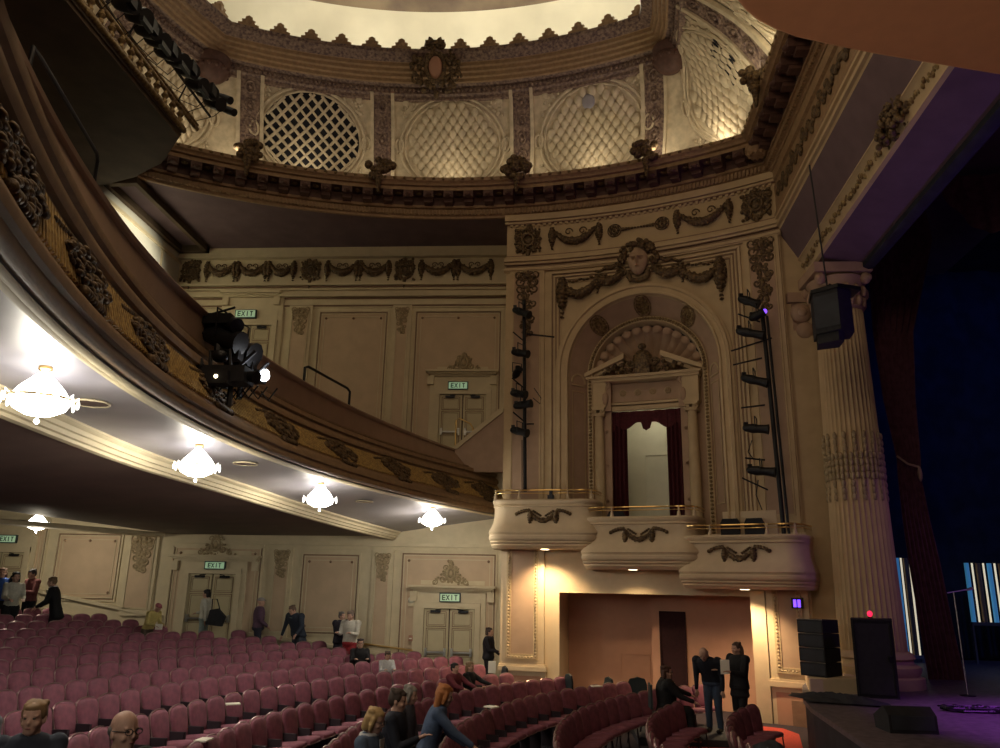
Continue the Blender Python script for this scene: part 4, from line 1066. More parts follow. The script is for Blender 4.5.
for i,a_ in enumerate(BX):
    q=opbox(*a_)
    lamp('downlight','SPOT',(q[0],q[1],q[2]-.04),(520,150,380)[i],(1,.72,.40),.06,aim=(q[0]+.0,q[1]+.25,0),spot=125,blend=.9)
# chairs and small things inside the boxes
def boxchair(u,v,w,lab):
    t=thing('box_chair',lab,'chair',bay(u,v,w),'dark chairs in the opera boxes')
    b=MB(bay); b.prism([(u-.24,v+.42),(u+.24,v+.42),(u+.25,v+.78),(u+.19,v+.9),(u-.19,v+.9),(u-.25,v+.78)],w-.03,w+.03); part('backrest',b,M['blackp'],t)
    b=MB(bay); b.box(u-.24,u+.24,v+.38,v+.45,w-.45,w-.03); part('seat',b,M['blackp'],t)
    for x in (u-.2,u+.2):
        for y in (w-.4,w-.05): b=MB(bay); b.tube([(x,v,y),(x,v+.4,y)],.014,5); part('leg',b,M['black'],t)
boxchair(7.62,3.84,.45,'left of the two black chair backs showing in the right opera box')
boxchair(8.22,3.84,.42,'right of the two black chair backs showing in the right opera box')
boxchair(4.55,4.1,.30,'dark chair at the left end of the middle opera box'); boxchair(5.75,3.95,.3,'dark chair below the doorway in the middle opera box')
b=MB(bay); b.box(7.35,8.7,3.5,4.95,.02,.10); solo('low_partition',b,M['box'],'low cream panel behind the two chairs in the right opera box','partition')
b=MB(bay); b.box(2.75,2.92,5.28,5.38,.9,1.05); b.box(2.79,2.88,5.38,5.5,.93,1.0); solo('box_spotlight',b,M['black'],'small black device on the ledge of the left opera box','spotlight')
PAPERS=[(-5.13,13.2,1.08,'white booklet on a seat top in the middle of the left seat block'),(-4.45,10.6,1.02,'white booklet on a seat near the bottom edge left of centre'),(-1.05,14.5,.97,'cream booklet on a seat of the curved row right of the red-haired woman'),(.95,18.05,.95,'cream booklet on a seat near the wall recess')]
# ---- a point of the place from a measured sight line and its depth
RM=Matrix.Rotation(radians(4), 3, 'Z') @ Matrix.Rotation(pi/2+radians(15.2), 3, 'X') @ Matrix.Rotation(radians(1.1), 3, 'Z')
def at(px,py,Y):
    d=RM@Vector(((px-500)/780,-(py-374)/780,-1)); t=Y/d.y; return Vector((d.x*t,Y,3+d.z*t))
def atz(px,py,Z):
    d=RM@Vector(((px-500)/780,-(py-374)/780,-1)); t=(Z-3)/d.z; return Vector((d.x*t,d.y*t,Z))
# ================================================================ proscenium
ps=thing('trim_5',None,None,(6.1,19.8,12.4)); ps['kind']='structure'
def pro(prof,y0=21.5,y1=-4,n=1):
    b=MB(); rows=[]
    for i in range(n+1):
        y=y0+(y1-y0)*i/n; rows.append([(x+.046*(y-19.0),y,z) for x,z in prof])
    b.grid(rows); return b
part('upper_fascia',pro([(6.0,14.17),(6.02,13.9),(6.10,13.86),(6.10,13.80),(6.04,13.75),(6.05,12.98),(6.0,12.94),(6.0,12.86),(6.06,12.82)]),M['cornice'],ps)
part('gold_mouldings',pro([(6.06,12.82),(5.98,12.80),(5.98,12.72),(6.05,12.70),(6.05,12.62),(5.99,12.60),(6.0,12.52),(6.07,12.50),(6.09,12.43)]),M['bay'],ps)
part('splayed_soffit',pro([(6.09,12.43),(6.52,11.62)]),M['ceil'],ps)
part('carved_band',pro([(6.52,11.62),(6.50,11.56),(6.58,11.50),(6.68,11.22),(6.66,11.14),(6.74,11.10)]),M['bay'],ps)
part('violet_soffit',pro([(6.74,11.10),(7.70,10.92)]),M['ceil'],ps)
part('inner_edge',pro([(7.70,10.92),(7.70,10.80),(7.82,10.74),(7.95,10.76),(8.0,10.9),(8.1,14.5)]),M['deckf'],ps)
b=MB(); r_=random.Random(5)
for i in range(150):
    y=20.0-i*.09; x=6.60+.046*(y-19); b.ball((x+.06*r_.random(),y,11.38+.06*r_.uniform(-1,1)),(.05,.06,.07),5,4)
part('carved_leaves',b,M['gilt'],ps)
b=MB()
for i in range(200):
    y=19.4-i*.07; x=6.02+.046*(y-19); b.ball((x,y,13.36+.22*sin(i*.9)*r_.random()+.05*sin(i*.35)),(.05,.08,.08+.05*r_.random()),5,4)
part('foliage_frieze',b,M['bronze'],ps)
b=MB()
for k in range(2):
    c=13.2-k*6
    for i in range(120): b.ball((6.45+.046*(c-19)+.3*r_.random(),c+.6*r_.uniform(-1,1),11.5+.3*r_.uniform(-1,1)),.065,6,4)
part('soffit_cartouche',b,M['bronze'],ps)
# reveal wall between the bay and the column, and the wall behind the column
b=MB(); b.grid([[(x,y,z) for z in (-.6,4,8,12.6)] for x,y in ((6.02,19.86),(6.10,19.93),(6.7,19.78),(7.3,19.9),(7.95,20.4))])
pr=struct('wall_proscenium',b,M['bay'])
b=MB(); b.box(6.06,6.13,19.82,19.95,4.3,12.5); part('edge_moulding',b,M['bay'],pr)
b=MB(); b.box(7.9,7.98,19.5,20.7,1,14.4); b.box(7.95,8.05,20.6,27.5,0,14.4); part('wing_return',b,M['deckf'],pr)
# fluted column
cx_,cy_=7.24,19.2
t=thing('fluted_column','tall fluted cream column beside the stage with a carved capital','column',(cx_,cy_,1.0))
b=MB(); rows=[]; NF=36
for j in range(30):
    q=j/29; z=1.75+(9.85-1.75)*q; R_=.72-.16*q; row=[]
    for i in range(NF*5):
        a_=2*pi*i/(NF*5); f_=abs(sin(a_*NF/2)); row.append((cx_+(R_-.055*(1-(1-f_)**2.2)+.0)*cos(a_), cy_+(R_-.055*(1-(1-f_)**2.2))*sin(a_), z))
    rows.append(row)
b.grid(rows,cv=True); part('fluted_shaft',b,M['bay'],t)
b=MB(); b.lathe([(1.0,1.0),(1.0,1.22),(.9,1.25),(.95,1.34),(.95,1.44),(.82,1.5),(.80,1.58),(.86,1.62),(.80,1.72),(.73,1.76)],(cx_,cy_),32); part('base',b,M['bay'],t)
b=MB()
for i in range(NF):
    a_=2*pi*(i+.5)/NF; R_=.64
    for k in range(7): b.ball((cx_+R_*cos(a_),cy_+R_*sin(a_),5.15+.16*k+(.5 if i%2 else 0)),(.05,.05,.09),5,4)
part('husk_ornaments',b,M['relief'],t)
b=MB(); b.lathe([(.56,9.8),(.62,9.86),(.58,9.92),(.60,10.3),(.72,10.62),(.66,10.66)],(cx_,cy_),28); b.box(cx_-.74,cx_+.66,cy_-.7,cy_+.7,10.70,10.95)
for (dx,dy) in ((-.58,-.56),(.52,-.56),(-.58,.56),(.52,.56)):
    b.ball((cx_+dx,cy_+dy,10.56),(.13,.13,.16),10,7); b.ball((cx_+dx*1.1,cy_+dy*1.1,10.56),(.09,.09,.1),8,5)
for r2,zz in ((.60,10.02),(.66,10.25)):
    for i in range(16): a_=2*pi*i/16+zz; b.ball((cx_+r2*cos(a_),cy_+r2*sin(a_),zz),(.08,.08,.15),6,5)
part('capital',b,M['bay2'],t)
t=thing('wall_capital','carved scroll bracket on the wall to the left of the column capital','bracket',(6.45,19.9,9.9))
b=MB(); b.box(6.18,6.95,19.75,20.3,10.35,10.62); b.ball((6.5,19.8,10.05),(.28,.16,.28),12,8); b.ball((6.5,19.66,10.05),(.13,.08,.13),10,6); b.box(6.3,6.85,19.85,20.3,9.6,10.35); b.ball((6.6,19.85,9.6),(.25,.15,.25),10,6); part('scroll_block',b,M['bay2'],t)
# ================================================================ stage
deck=[(4.0,4),(4.1,10),(4.3,12.2),(4.62,15.4),(4.85,16.6),(5.2,17.8),(5.5,18.8),(5.9,19.75),(8,20.5),(8,27.4),(26,27.4),(26,4)]
b=MB(); b.prism(deck,.92,1.0); st=thing('stage','dark stage deck with violet light across it','stage',(8,12,0)); part('deck',b,M['deck'],st)
b=MB(); 
for (a_,c_) in zip(deck[:8],deck[1:8]): b.grid([[(a_[0]+.04,a_[1],-.3),(c_[0]+.04,c_[1],-.3)],[(a_[0]+.04,a_[1],.92),(c_[0]+.04,c_[1],.92)]])
part('stage_front',b,M['deckf'],st)
b=MB(); b.prism([(5.25,17.4),(6.5,17.6),(6.5,19.6),(5.7,19.2)],1.0,1.28); b.box(6.6,8.2,19.9,20.5,1.0,1.15); sd=solo('speaker_plinth',b,M['box'],'low cream ledge under the stack of line speakers','plinth')
# stack of line speakers
for k in range(4):
    t=thing('line_speaker',['bottom','second from bottom','third from bottom','top'][k]+' black cabinet in the four-high speaker stack left of the column','speaker',(5.68,18.35,1.285+.29*k),'stack of four line speakers')
    z=1.285+.29*k; f0=Vector((5.30,18.15)); f1=Vector((5.69,17.7)); bk=Vector((.52,.52))
    P=[f0,f1,f1+bk*.95,f0+bk*.95]
    b=MB(); b.prism([(p.x,p.y) for p in P],z,z+.27); part('cabinet',b,M['blackp'],t)
    n2=Vector((f1.y-f0.y,-(f1.x-f0.x))).normalized(); n2=-n2 if n2.y>0 else n2
    b=MB(); g=[f0+(f1-f0)*.04+n2*.012,f0+(f1-f0)*.96+n2*.012]; b.grid([[(g[0].x,g[0].y,z+.03),(g[1].x,g[1].y,z+.03)],[(g[0].x,g[0].y,z+.24),(g[1].x,g[1].y,z+.24)]]); part('grille',b,M['deckf'],t)
    b=MB(); b.tube([(f0.x,f0.y,z+.278),(f1.x,f1.y,z+.278)],.008,4); part('edge_strip',b,M['steel'],t)
# big dark cabinet
t=thing('stage_cabinet','large black cabinet on the stage edge in front of the fluted column','cabinet',(6.37,17.3,1.0))
b=MB(); b.prism([(6.03,17.0),(6.79,16.86),(7.02,17.45),(6.27,17.6)],1.0,2.5); part('carcass',b,M['blackp'],t)
b=MB(); frame(b,.03,.74,-2.47,-1.05,0,.03,.02); b.v=[(6.03+x*.983,17.0-x*.182-z,-y) for x,y,z in b.v]; part('front_frame',b,M['black'],t)
b=MB(); 
b.box(6.66,6.72,16.84,16.88,1.7,1.8)
part('latch',b,M['black'],t)
t=thing('beacon_lamp','small glowing red lamp on top of the black stage cabinet','lamp',(6.5,17.2,2.5)); b=MB(); b.lathe([(.05,2.5),(.05,2.53),(.03,2.53)],(6.5,17.2),10); part('lamp_base',b,M['black'],t); b=MB(); b.ball((6.5,17.2,2.59),(.055,.055,.06),10,6); part('lens',b,M['redl'],t)
# draped cloth and low gear along the stage edge
b=MB(); rows=[]
for i in range(22):
    row=[]
    for j in range(9):
        x=4.72+.065*i+.1*sin(j); y=16.0+.16*j-.02*i; row.append((x,y,1.02+.13*abs(sin(i*.6+j*.8))*(1-abs(j/4-1)**2)*(1-abs(i/11-1)**2)+.01))
    rows.append(row)
b.grid(rows); solo('crumpled_cloth',b,M['deckf'],'crumpled black cloth lying on the stage corner below the speaker stack','cloth')
t=thing('floor_monitor','black wedge speaker at the front of the stage deck','speaker',(5.35,13.2,1.0))
b=MB(); b.prism([(12.9,1.0),(13.45,1.0),(13.5,1.18),(13.1,1.36),(12.92,1.25)],5.0,5.7,ax=0); part('wedge_cabinet',b,M['blackp'],t); b=MB(); b.prism([(12.905,1.05),(12.895,1.05),(12.91,1.24),(13.09,1.35),(13.10,1.34)],5.04,5.66,ax=0); part('grille',b,M['deckf'],t)
bs=atz(968,696,1.0); 
t=thing('microphone_stand','tall thin microphone stand with short boom on the stage','microphone stand',tuple(bs))
b=MB(); b.lathe([(.15,1.0),(.15,1.02),(.03,1.03)],(bs.x,bs.y),16); part('base_plate',b,M['black'],t)
hz=at(951,592,bs.y).z
b=MB(); b.tube([(bs.x,bs.y,1.0),(bs.x-.02,bs.y,hz)],.014,6); part('pole',b,M['steel'],t)
b=MB(); b.tube([(bs.x-.15,bs.y,hz-.02),(bs.x+.28,bs.y,hz+.06)],.012,6); part('boom_arm',b,M['steel'],t)
b=MB(); b.cone((bs.x+.25,bs.y,hz+.05),.02,(bs.x+.36,bs.y,hz+.08),.035,8); part('microphone',b,M['steel'],t)
b=MB(); c=atz(975,712,1.0); r_=random.Random(9)
for k in range(9):
    pts=[(c.x+r_.uniform(-.55,.75)*1.0+.12*cos(q*.9+k),c.y+r_.uniform(-.1,.1)+.14*sin(q*.9+k),1.03+.05*r_.random()) for q in range(12)]; b.tube(pts,.016,5)
for k in range(14): b.ball((c.x+r_.uniform(-.5,.7),c.y+r_.uniform(-.2,.2),1.06),(.07,.05,.05),6,4)
solo('cable_heap',b,M['black'],'tangled heap of cables on the stage beside the microphone stand','cables')
# drapes
t=thing('stage_drape','tall plum drape tied back at mid height behind the column','curtain',(9.0,20.9,1.0))
prof=[(14.0,8.3,10.6)]+[(at(a_,y_,20.9).z,at(a_,y_,20.9).x,at(c_,y_,20.9).x) for y_,a_,c_ in ((242,868,934),(333,874,914),(400,884,916),(458,897,921),(475,898,921),(520,903,930),(562,909,940),(622,919,952))]+[(1.0,at(930,690,20.9).x,at(966,690,20.9).x)]
b=MB(); b.grid([[(xl+(xr-xl)*i/48, 20.9+.07*sin(i*.9+z*.15)*(xr-xl), z) for i in range(49)] for z,xl,xr in prof]); part('drape_cloth',b,M['drape'],t)
b=MB(); b.tube([at(897,456,20.7),at(908,464,20.6),at(919,467,20.7)],.03,6); b.ball(at(920,474,20.65),(.06,.06,.2),8,6); part('tieback_cord',b,M['bay2'],t)
b=MB(); 
b.grid([[(10.4+2.2*i/24, 19.6+.06*sin(i*1.1), 13.9-(0 if j==0 else (.6+1.1*sin(pi*i/24))*j/4)) for j in range(5)] for i in range(25)])
solo('valance_swag',b,M['drape'],'dark violet swag of cloth hanging high in the stage opening at the right edge','curtain')
b=MB(); b.grid([[(7.9+.35*i, 27.3+.12*sin(i*1.7), z) for z in (.9,8,16)] for i in range(60)])
struct('wall_stage',b,M['backdrop'])
b=MB(); b.box(8.05,26,4,27.4,14.3,14.5); struct('ceiling',b,M['backdrop'])
b=MB(); b.box(26,26.2,-4,27.4,-.5,14.5); struct('wall_stage',b,M['backdrop'])
def tubes(x0,n,z0,z1,y,lab,dx,lean):
    t=thing('light_tube_rack',lab,'stage light',(x0+dx*n/2,y,z0),'racks of blue and white light tubes upstage')
    for k in range(n):
        b=MB(); x=x0+dx*k; b.tube([(x+lean,y,z0),(x,y,z1)],.028 if k%2 else .07,8); part('light_tube',b,M['tubew'] if k%2 else (M['fascia'] if k%4==2 else M['tubeb']),t)
    b=MB(); b.box(x0-.08+lean,x0+dx*(n-1)+.08+lean,y-.06,y+.06,z0-.1,z0); b.box(x0-.08+lean,x0-.03+lean,y-.04,y+.04,1.0,z0); b.box(x0+dx*(n-1)+.03+lean,x0+dx*(n-1)+.08+lean,y-.04,y+.04,1.0,z0); part('rack_frame',b,M['steel'],t)
tubes(at(901,600,26).x,4,at(910,655,26).z,at(901,558,26).z,26,'left rack of blue and white light tubes glowing between column and drape',.13,.0)
tubes(at(971,600,26).x,9,at(975,622,26).z,at(970,563,26).z,26,'right rack of blue and white light tubes at the right edge of the photo',.17,.0)
# ================================================================ stage lighting gear
def fixture(parent,p,d,L=.42,r=.11,lens=None,name='spotlight'):
    """a profile spotlight as a child of a tower: body, yoke, lens"""
    p=Vector(p); d=Vector(d).normalized(); q=p+d*L
    b=MB(); b.tube([p,p+d*L*.3,p+d*L*.55,p+d*L*.8,q],[r*.75,r*.95,r*.8,r*.85,r],10); b.ball(p,r*.7,8,5); b.box(p.x-.05,p.x+.05,p.y-.05,p.y+.05,p.z+r*.5,p.z+r*1.1)
    f=part(name,b,M['black'],parent)
    b=MB(); sdv=d.cross(Vector((0,0,1))).normalized(); m_=p+d*L*.45
    b.tube([m_+sdv*r*1.1,m_+sdv*r*1.2+Vector((0,0,r*2.2)),m_-sdv*r*1.2+Vector((0,0,r*2.2)),m_-sdv*r*1.1],.016,5); part('yoke',b,M['black'],f)
    if lens:
        b=MB(); b.ball(q,(r*.5,r*.5,r*.5),10,6); part('lens',b,M[lens],f)
    return f
def bayv(px,py,w):   # onto the bay at stand-off w
    d=RM@Vector(((px-500)/780,-(py-374)/780,-1)); R_=BR-w
    a_=d.x**2+d.y**2; b_=-2*(d.x*BCX+d.y*BCY); c_=BCX**2+BCY**2-R_**2; t=(-b_+sqrt(b_*b_-4*a_*c_))/(2*a_)
    return Vector((d.x*t,d.y*t,3+d.z*t))
t=thing('lighting_tower','left vertical pole of black stage lights beside the arch','lighting tower',tuple(bayv(525,492,.5)))
b=MB(); b.tube([bayv(524,300,.5),bayv(525,492,.5)],.05,8); b.tube([bayv(522,440,.5),bayv(522,492,.5)],.012,5); part('pole',b,M['black'],t)
b=MB(); b.tube([bayv(527,334,.6),bayv(554,337,.75)],.025,6); part('outrigger_bar',b,M['black'],t)
b=MB(); b.tube([bayv(527,424,.5),bayv(534,424,.05)],.02,5); part('outrigger_bar',b,M['black'],t)
for (x,y,dx,dz,L) in ((515,310,.9,-.5,.55),(514,352,.9,-.3,.5),(515,376,.3,.4,.3),(513,393,.9,-.25,.45),(516,406,.95,.05,.5),(513,430,.9,-.3,.5)):
    fixture(t,bayv(x,y,.65),(dx,-.5,dz),L,.125)
for (x,y) in ((517,338),(516,384),(517,418)):
    b=MB(); b.tube([bayv(x-4,y-6,.6),bayv(x+9,y+5,.6)],.02,5); part('clamp_arm',b,M['black'],t)
b=MB(); b.tube([bayv(534,388,.4),bayv(541,398,.45),bayv(540,404,.45),bayv(533,398,.4)],.013,5); part('cable_loop',b,M['black'],t)
t=thing('lighting_tower','right vertical truss of black stage lights between arch and column','lighting tower',tuple(bayv(783,535,.5)))
b=MB(); b.tube([bayv(762,310,.5),bayv(784,534,.5)],.055,8); b.tube([bayv(767,316,.5),bayv(789,534,.5)],.035,8); part('pole',b,M['black'],t)
for (x0,y0,x1,y1) in ((731,351,772,338),(733,365,762,358),(738,314,760,322),(742,478,768,490),(745,458,765,460),(741,408,765,405)): b=MB(); b.tube([bayv(x0,y0,.7),bayv(x1,y1,.5)],.022,6); part('outrigger_bar',b,M['black'],t)
for (x,y,dx,dz,L,ln) in ((741,299,.9,-.5,.5,None),(752,318,.8,.35,.35,'uv'),(739,331,.95,-.35,.65,None),(744,378,.95,-.35,.6,None),(746,428,.95,-.15,.55,None),(750,470,.95,-.15,.6,None)):
    fixture(t,bayv(x,y,.75),(dx,-.4,dz),L,.13,ln)
b=MB(); b.tube([bayv(752,440,.6),bayv(748,452,.6),bayv(754,460,.6)],.014,5); b.tube([bayv(758,480,.6),bayv(756,495,.6),bayv(762,510,.6)],.014,5); part('cable_loop',b,M['black'],t)
# row of par cans on the upper balcony rail
t=None
cans=[(118,2,11.9),(131,14,12.3),(140,28,12.7),(150,38,13.1),(160,50,13.5),(170,58,13.9),(180,68,14.4),(190,82,14.9),(200,90,15.4),(208,100,15.9),(218,96,16.4),(222,108,16.8)]
ON=['first','second','third','fourth','fifth','sixth','seventh','eighth','ninth','tenth','eleventh','twelfth','thirteenth','fourteenth']
for k,(x,y,Y) in enumerate(cans):
    p=at(x,y,Y); t=thing('par_can',ON[k]+' black spotlight from the top of the photo along the upper balcony rail','spotlight',tuple(p),'black spotlights along the upper balcony rail')
    d=Vector((.9,-.25,-.42 if k<9 else -.5)).normalized(); L=.46; r_=.17 if k<10 else .10
    b=MB(); q=p+d*L; b.tube([p-d*.1,p,p+d*L*.5,q],[r_*.5,r_*.85,r_,r_],12); part('can_body',b,M['black'],t)
    b=MB(); s2=d.cross(Vector((0,0,1))).normalized(); b.tube([p+d*.2+s2*r_*1.1,p+d*.2+s2*r_*1.1+Vector((-.25,0,-.25)),Vector((-9.0,p.y,14.2))],.010,5); part('yoke',b,M['black'],t)
    if k<9: b=MB(); b.box(q.x-.03,q.x+.05,q.y-r_*1.1,q.y+r_*1.1,q.z-r_*1.25,q.z-r_*.6) if k%2 else b.box(q.x-.03,q.x+.05,q.y-r_*1.1,q.y+r_*.2,q.z-r_*.5,q.z+r_*1.0); part('barn_door',b,M['black'],t)
b=MB(); b.tube([(-8.9,9,14.62),(-8.75,17.0,14.45)],.035,6); 
for i in range(4): b.tube([(-9.05,9+i*2.3,14.1),(-8.88,9+i*2.3,14.6)],.02,5)
solo('lighting_rail',b,M['black'],'black pipe that carries the spotlights above the upper balcony rail','rail')
# cluster of stage lights and projector on the balcony parapet
cl=[('moving_head_light',(218,322),11.2,'boxy moving stage light at the top of the balcony light cluster',0),
    ('follow_spot',(230,342),11.3,'black follow spot in the middle of the balcony light cluster',1),
    ('follow_spot',(244,354),11.8,'black round spotlight at the right side of the balcony light cluster',2),
    ('stage_projector',(226,373),11.0,'wide black projector low in the balcony light cluster',3),
    ('work_light',(257,377),11.9,'glaring white lamp at the foot of the balcony light cluster',4),
    ('work_light',(222,378),10.8,'dim warm lamp at the left foot of the balcony light cluster',5)]
for nm,(px,py),Y,lab,kx in cl:
    p=at(px,py,Y); t=thing(nm,lab,'stage light',tuple(p))
    if kx==0:
        b=MB(); b.box(p.x-.22,p.x+.25,p.y-.14,p.y+.14,p.z-.06,p.z+.10); b.tube([p+Vector((.2,0,-.02)),p+Vector((.36,-.1,-.1))],[.11,.12],10); part('lamp_head',b,M['black'],t)
        b=MB(); b.tube([p+Vector((-.15,0,.12)),p+Vector((.25,0,.24))],.02,5); b.tube([p+Vector((-.75,-.1,-.02)),p+Vector((-.1,0,-.22)),p+Vector((.1,0,-.45))],.028,6); b.tube([p+Vector((.02,0,-.06)),p+Vector((.05,0,-.5))],.05,6); part('arm',b,M['black'],t)
    elif kx in (1,2):
        fixture(t,p+Vector((-.35,0,.14)),(1,-.2,-.35),.62,.19 if kx==1 else .21)
        b=MB(); b.tube([p,p+Vector((0,0,-.75))],.05,8); b.box(p.x-.2,p.x+.2,p.y-.1,p.y+.1,p.z-.30,p.z-.12); b.tube([p+Vector((-.3,0,-.2)),p+Vector((.2,-.1,-.45)),p+Vector((.42,0,-.15))],.03,6); part('stand',b,M['black'],t)
    elif kx==3:
        b=MB(); b.box(p.x-.34,p.x+.36,p.y-.2,p.y+.2,p.z-.17,p.z+.07); part('projector_case',b,M['blackp'],t)
        b=MB(); b.tube([p+Vector((-.3,-.1,.1)),p+Vector((-.52,-.15,.0))],[.11,.14],12); part('lens_barrel',b,M['black'],t); b=MB(); b.tube([p+Vector((.36,0,-.05)),p+Vector((.50,-.05,-.08))],[.08,.10],12); part('lens_barrel',b,M['black'],t)
        b=MB(); b.tube([p+Vector((-.25,0,.07)),p+Vector((-.28,0,.34)),p+Vector((.02,0,.36)),p+Vector((.06,0,.07))],.03,6); b.ball(p+Vector((-.12,0,.26)),(.13,.12,.10),10,7); b.tube([p+Vector((.1,0,-.2)),p+Vector((.1,0,-.5))],.04,6); part('mounting_bracket',b,M['black'],t)
    else:
        b=MB(); b.box(p.x-.22,p.x+.12,p.y-.1,p.y+.1,p.z-.1,p.z+.1); part('lamp_case',b,M['blackp'],t)
        b=MB(); b.ball(p+Vector((.16 if kx==4 else -.05,-.1,0)),(.085,.085,.10) if kx==4 else (.03,.03,.03),10,6); part('lens',b,M['spotl' if kx==4 else 'down'],t)
p=at(266,376,11.8); lamp('work_light_beam','POINT',(p.x+.2,p.y-.1,p.z+.1),5,(.95,.97,1),.06)
b=MB(); p=at(232,384,11.2)
for i in range(8):
    q=p+Vector((.12*i-.4,.1*sin(i),-.1)); b.tube([q,q+Vector((.12,0,-.14)),q+Vector((.25,0,.05))],.014,5)
solo('cable_bundle',b,M['black'],'tangle of black cables hanging under the balcony light cluster','cables')
# sconce lamps / small violet lamp under right box
t=thing('uv_lamp','small violet lamp under the right opera box','lamp',tuple(bay(9.15,2.72,.5)))
b=MB(bay); b.box(9.02,9.28,2.62,2.86,.42,.55); part('lamp_case',b,M['black'],t); b=MB(bay)
for u in (9.07,9.17): b.box(u,u+.07,2.65,2.82,.55,.56)
part('violet_panel',b,M['uv'],t)
# hanging speaker
t=thing('hanging_speaker','black loudspeaker hung on a cable in front of the column capital','speaker',(5.85,16,8.05))
b=MB(); b.prism([(5.50,15.9),(5.88,15.55),(6.22,15.75),(6.30,16.25),(5.62,16.45)],8.2,9.1); b.prism([(5.54,15.95),(5.86,15.65),(6.0,15.75),(6.05,16.2),(5.66,16.4)],8.0,8.2); part('cabinet',b,M['blackp'],t)
b=MB(); b.grid([[(5.49,15.88,8.3),(5.49,15.88,9.0)],[(5.87,15.53,8.3),(5.87,15.53,9.0)]]); part('grille',b,M['deckf'],t)
b=MB(); b.prism([(5.46,15.9),(5.88,15.5),(6.42,15.7),(6.40,16.3),(5.6,16.5)],9.1,9.18); b.tube([(5.75,16,9.18),(5.9,16,9.35),(6.2,16,9.2)],.02,5); part('top_bracket',b,M['black'],t)
b=MB(); b.tube([(5.85,16,9.3),(5.72,16,12.2)],.018,6); part('hanging_cable',b,M['black'],t)
# big curved canopy hung near the camera at upper right
P_=[]
for (px,py) in ((735,-25),(742,0),(750,10),(762,20),(778,28),(800,36),(840,45),(880,53),(940,63),(1000,73),(1080,86)):
    q=atz(px,py,9.0); P_.append((q.x,q.y))
P_+= [(8.4,8.4),(8.6,5.0),(5.5,3.2),(2.6,4.6),(1.7,5.9)]
t=thing('ceiling_canopy','smooth terracotta canopy cut off by the top right corner of the photo','canopy',(4.6,6.4,9.0))
b=MB(); b.prism(P_,9.0,9.12); part('panel_body',b,M['canopy'],t)
b=MB(); b.tube([(x,y,9.06) for x,y in P_],.06,8,closed=True); part('rounded_rim',b,M['canopy'],t)
b=MB()
for (x,y) in ((3.2,6.5),(6.5,6.5)): b.tube([(x,y,9.12),(x,y,14.17)],.015,5)
part('suspension_cable',b,M['black'],t)
# ================================================================ seats
SX,SY=9.0,11.5
def seat_proto(name,vel,metal,loose=False):
    t=thing(name,None,None,(0,0,0)); WS=.90 if loose else 1
    # outline of the padded back, seen from the front: x, height above the seat
    ol=[(-.20,.0),(-.225,.12),(-.243,.27),(-.245,.36),(-.225,.42),(-.17,.455),(-.085,.472),(0,.477),(.085,.472),(.17,.455),(.225,.42),(.245,.36),(.243,.27),(.225,.12),(.20,.0),(.0,-.01)]
    tilt=radians(13)
    def bk(x,h,d): # d toward the front (+y)
        return (x*WS, -.20-h*sin(tilt)+d*cos(tilt), .43+h*cos(tilt)+d*sin(tilt))
    cx0,ch=0,.24
    rows=[]
    for k,d in ((1.0,-.02),(1.0,.012),(.93,.040),(.75,.052),(.4,.056),(.05,.057)):
        rows.append([bk(x*k,ch+(h-ch)*k,d) for x,h in ol])
    b=MB(); b.grid(rows,cv=True); b.add([bk(x*.05,ch+(h-ch)*.05,.057) for x,h in ol],[tuple(range(len(ol)))]); part('backrest',b,vel,t)
    b=MB(); b.tube([bk(x*1.02,ch+(h-ch)*1.03,.0) for x,h in ol],.013,5,closed=True); b.add([bk(x,h,-.03) for x,h in ol]+[bk(x,h,-.018) for x,h in ol],[tuple(range(len(ol)))[::-1]]+[(i,(i+1)%len(ol),len(ol)+(i+1)%len(ol),len(ol)+i) for i in range(len(ol))]); part('back_shell',b,metal,t)
    b=MB(); so=[(-.20,-.19),(-.23,.0),(-.235,.15),(-.20,.235),(0,.255),(.20,.235),(.235,.15),(.23,0),(.20,-.19)]
    rows=[]
    for k,z in ((.94,.375),(1.0,.385),(1.0,.425),(.93,.455),(.6,.468),(.05,.47)): rows.append([(x*k*WS,y*k,z-.0+.06*y) for x,y in so])
    b.grid(rows,cv=True); part('seat_cushion',b,vel,t)
    b=MB(); b.tube([(x*1.01*WS,y*1.01,.39+.06*y) for x,y in so],.010,5); part('seat_rim',b,metal,t)
    for sx_ in (-1,1):
        b=MB(); x=sx_*.25*WS
        if loose:
            b.tube([(x*.85,-.2,.42),(x*.9,-.28,0)],.012,5); b.tube([(x*.85,.2,.40),(x*.9,.24,0)],.012,5)
        else:
            b.box(x-.016,x+.016,-.18,.08,0,.44); b.box(x-.016,x+.016,-.24,.02,.44,.56)
        part('leg' if loose else 'side_standard',b,M['seatw'],t)
    return t
import bmesh
P0=seat_proto('theatre_seat',M['velvet'],M['seatm']); P1=seat_proto('theatre_seat',M['velvet'],M['seatm'],True)
reg(P0); reg(P1)
def proj(x,y,z):
    v=Vector((x,y,z-3)); c=RM.transposed()@v
    if -c.z<.5: return (-999,-999)
    return (500+780*c.x/-c.z, 374-780*c.y/-c.z)
radii=[5.8,7.1,8.6,10.2,11.65,13.2,14.62,16.0,17.05,18.15,19.15,20.15,21.1,22.05,23.0,24.0,25.0]
SEATS=[]
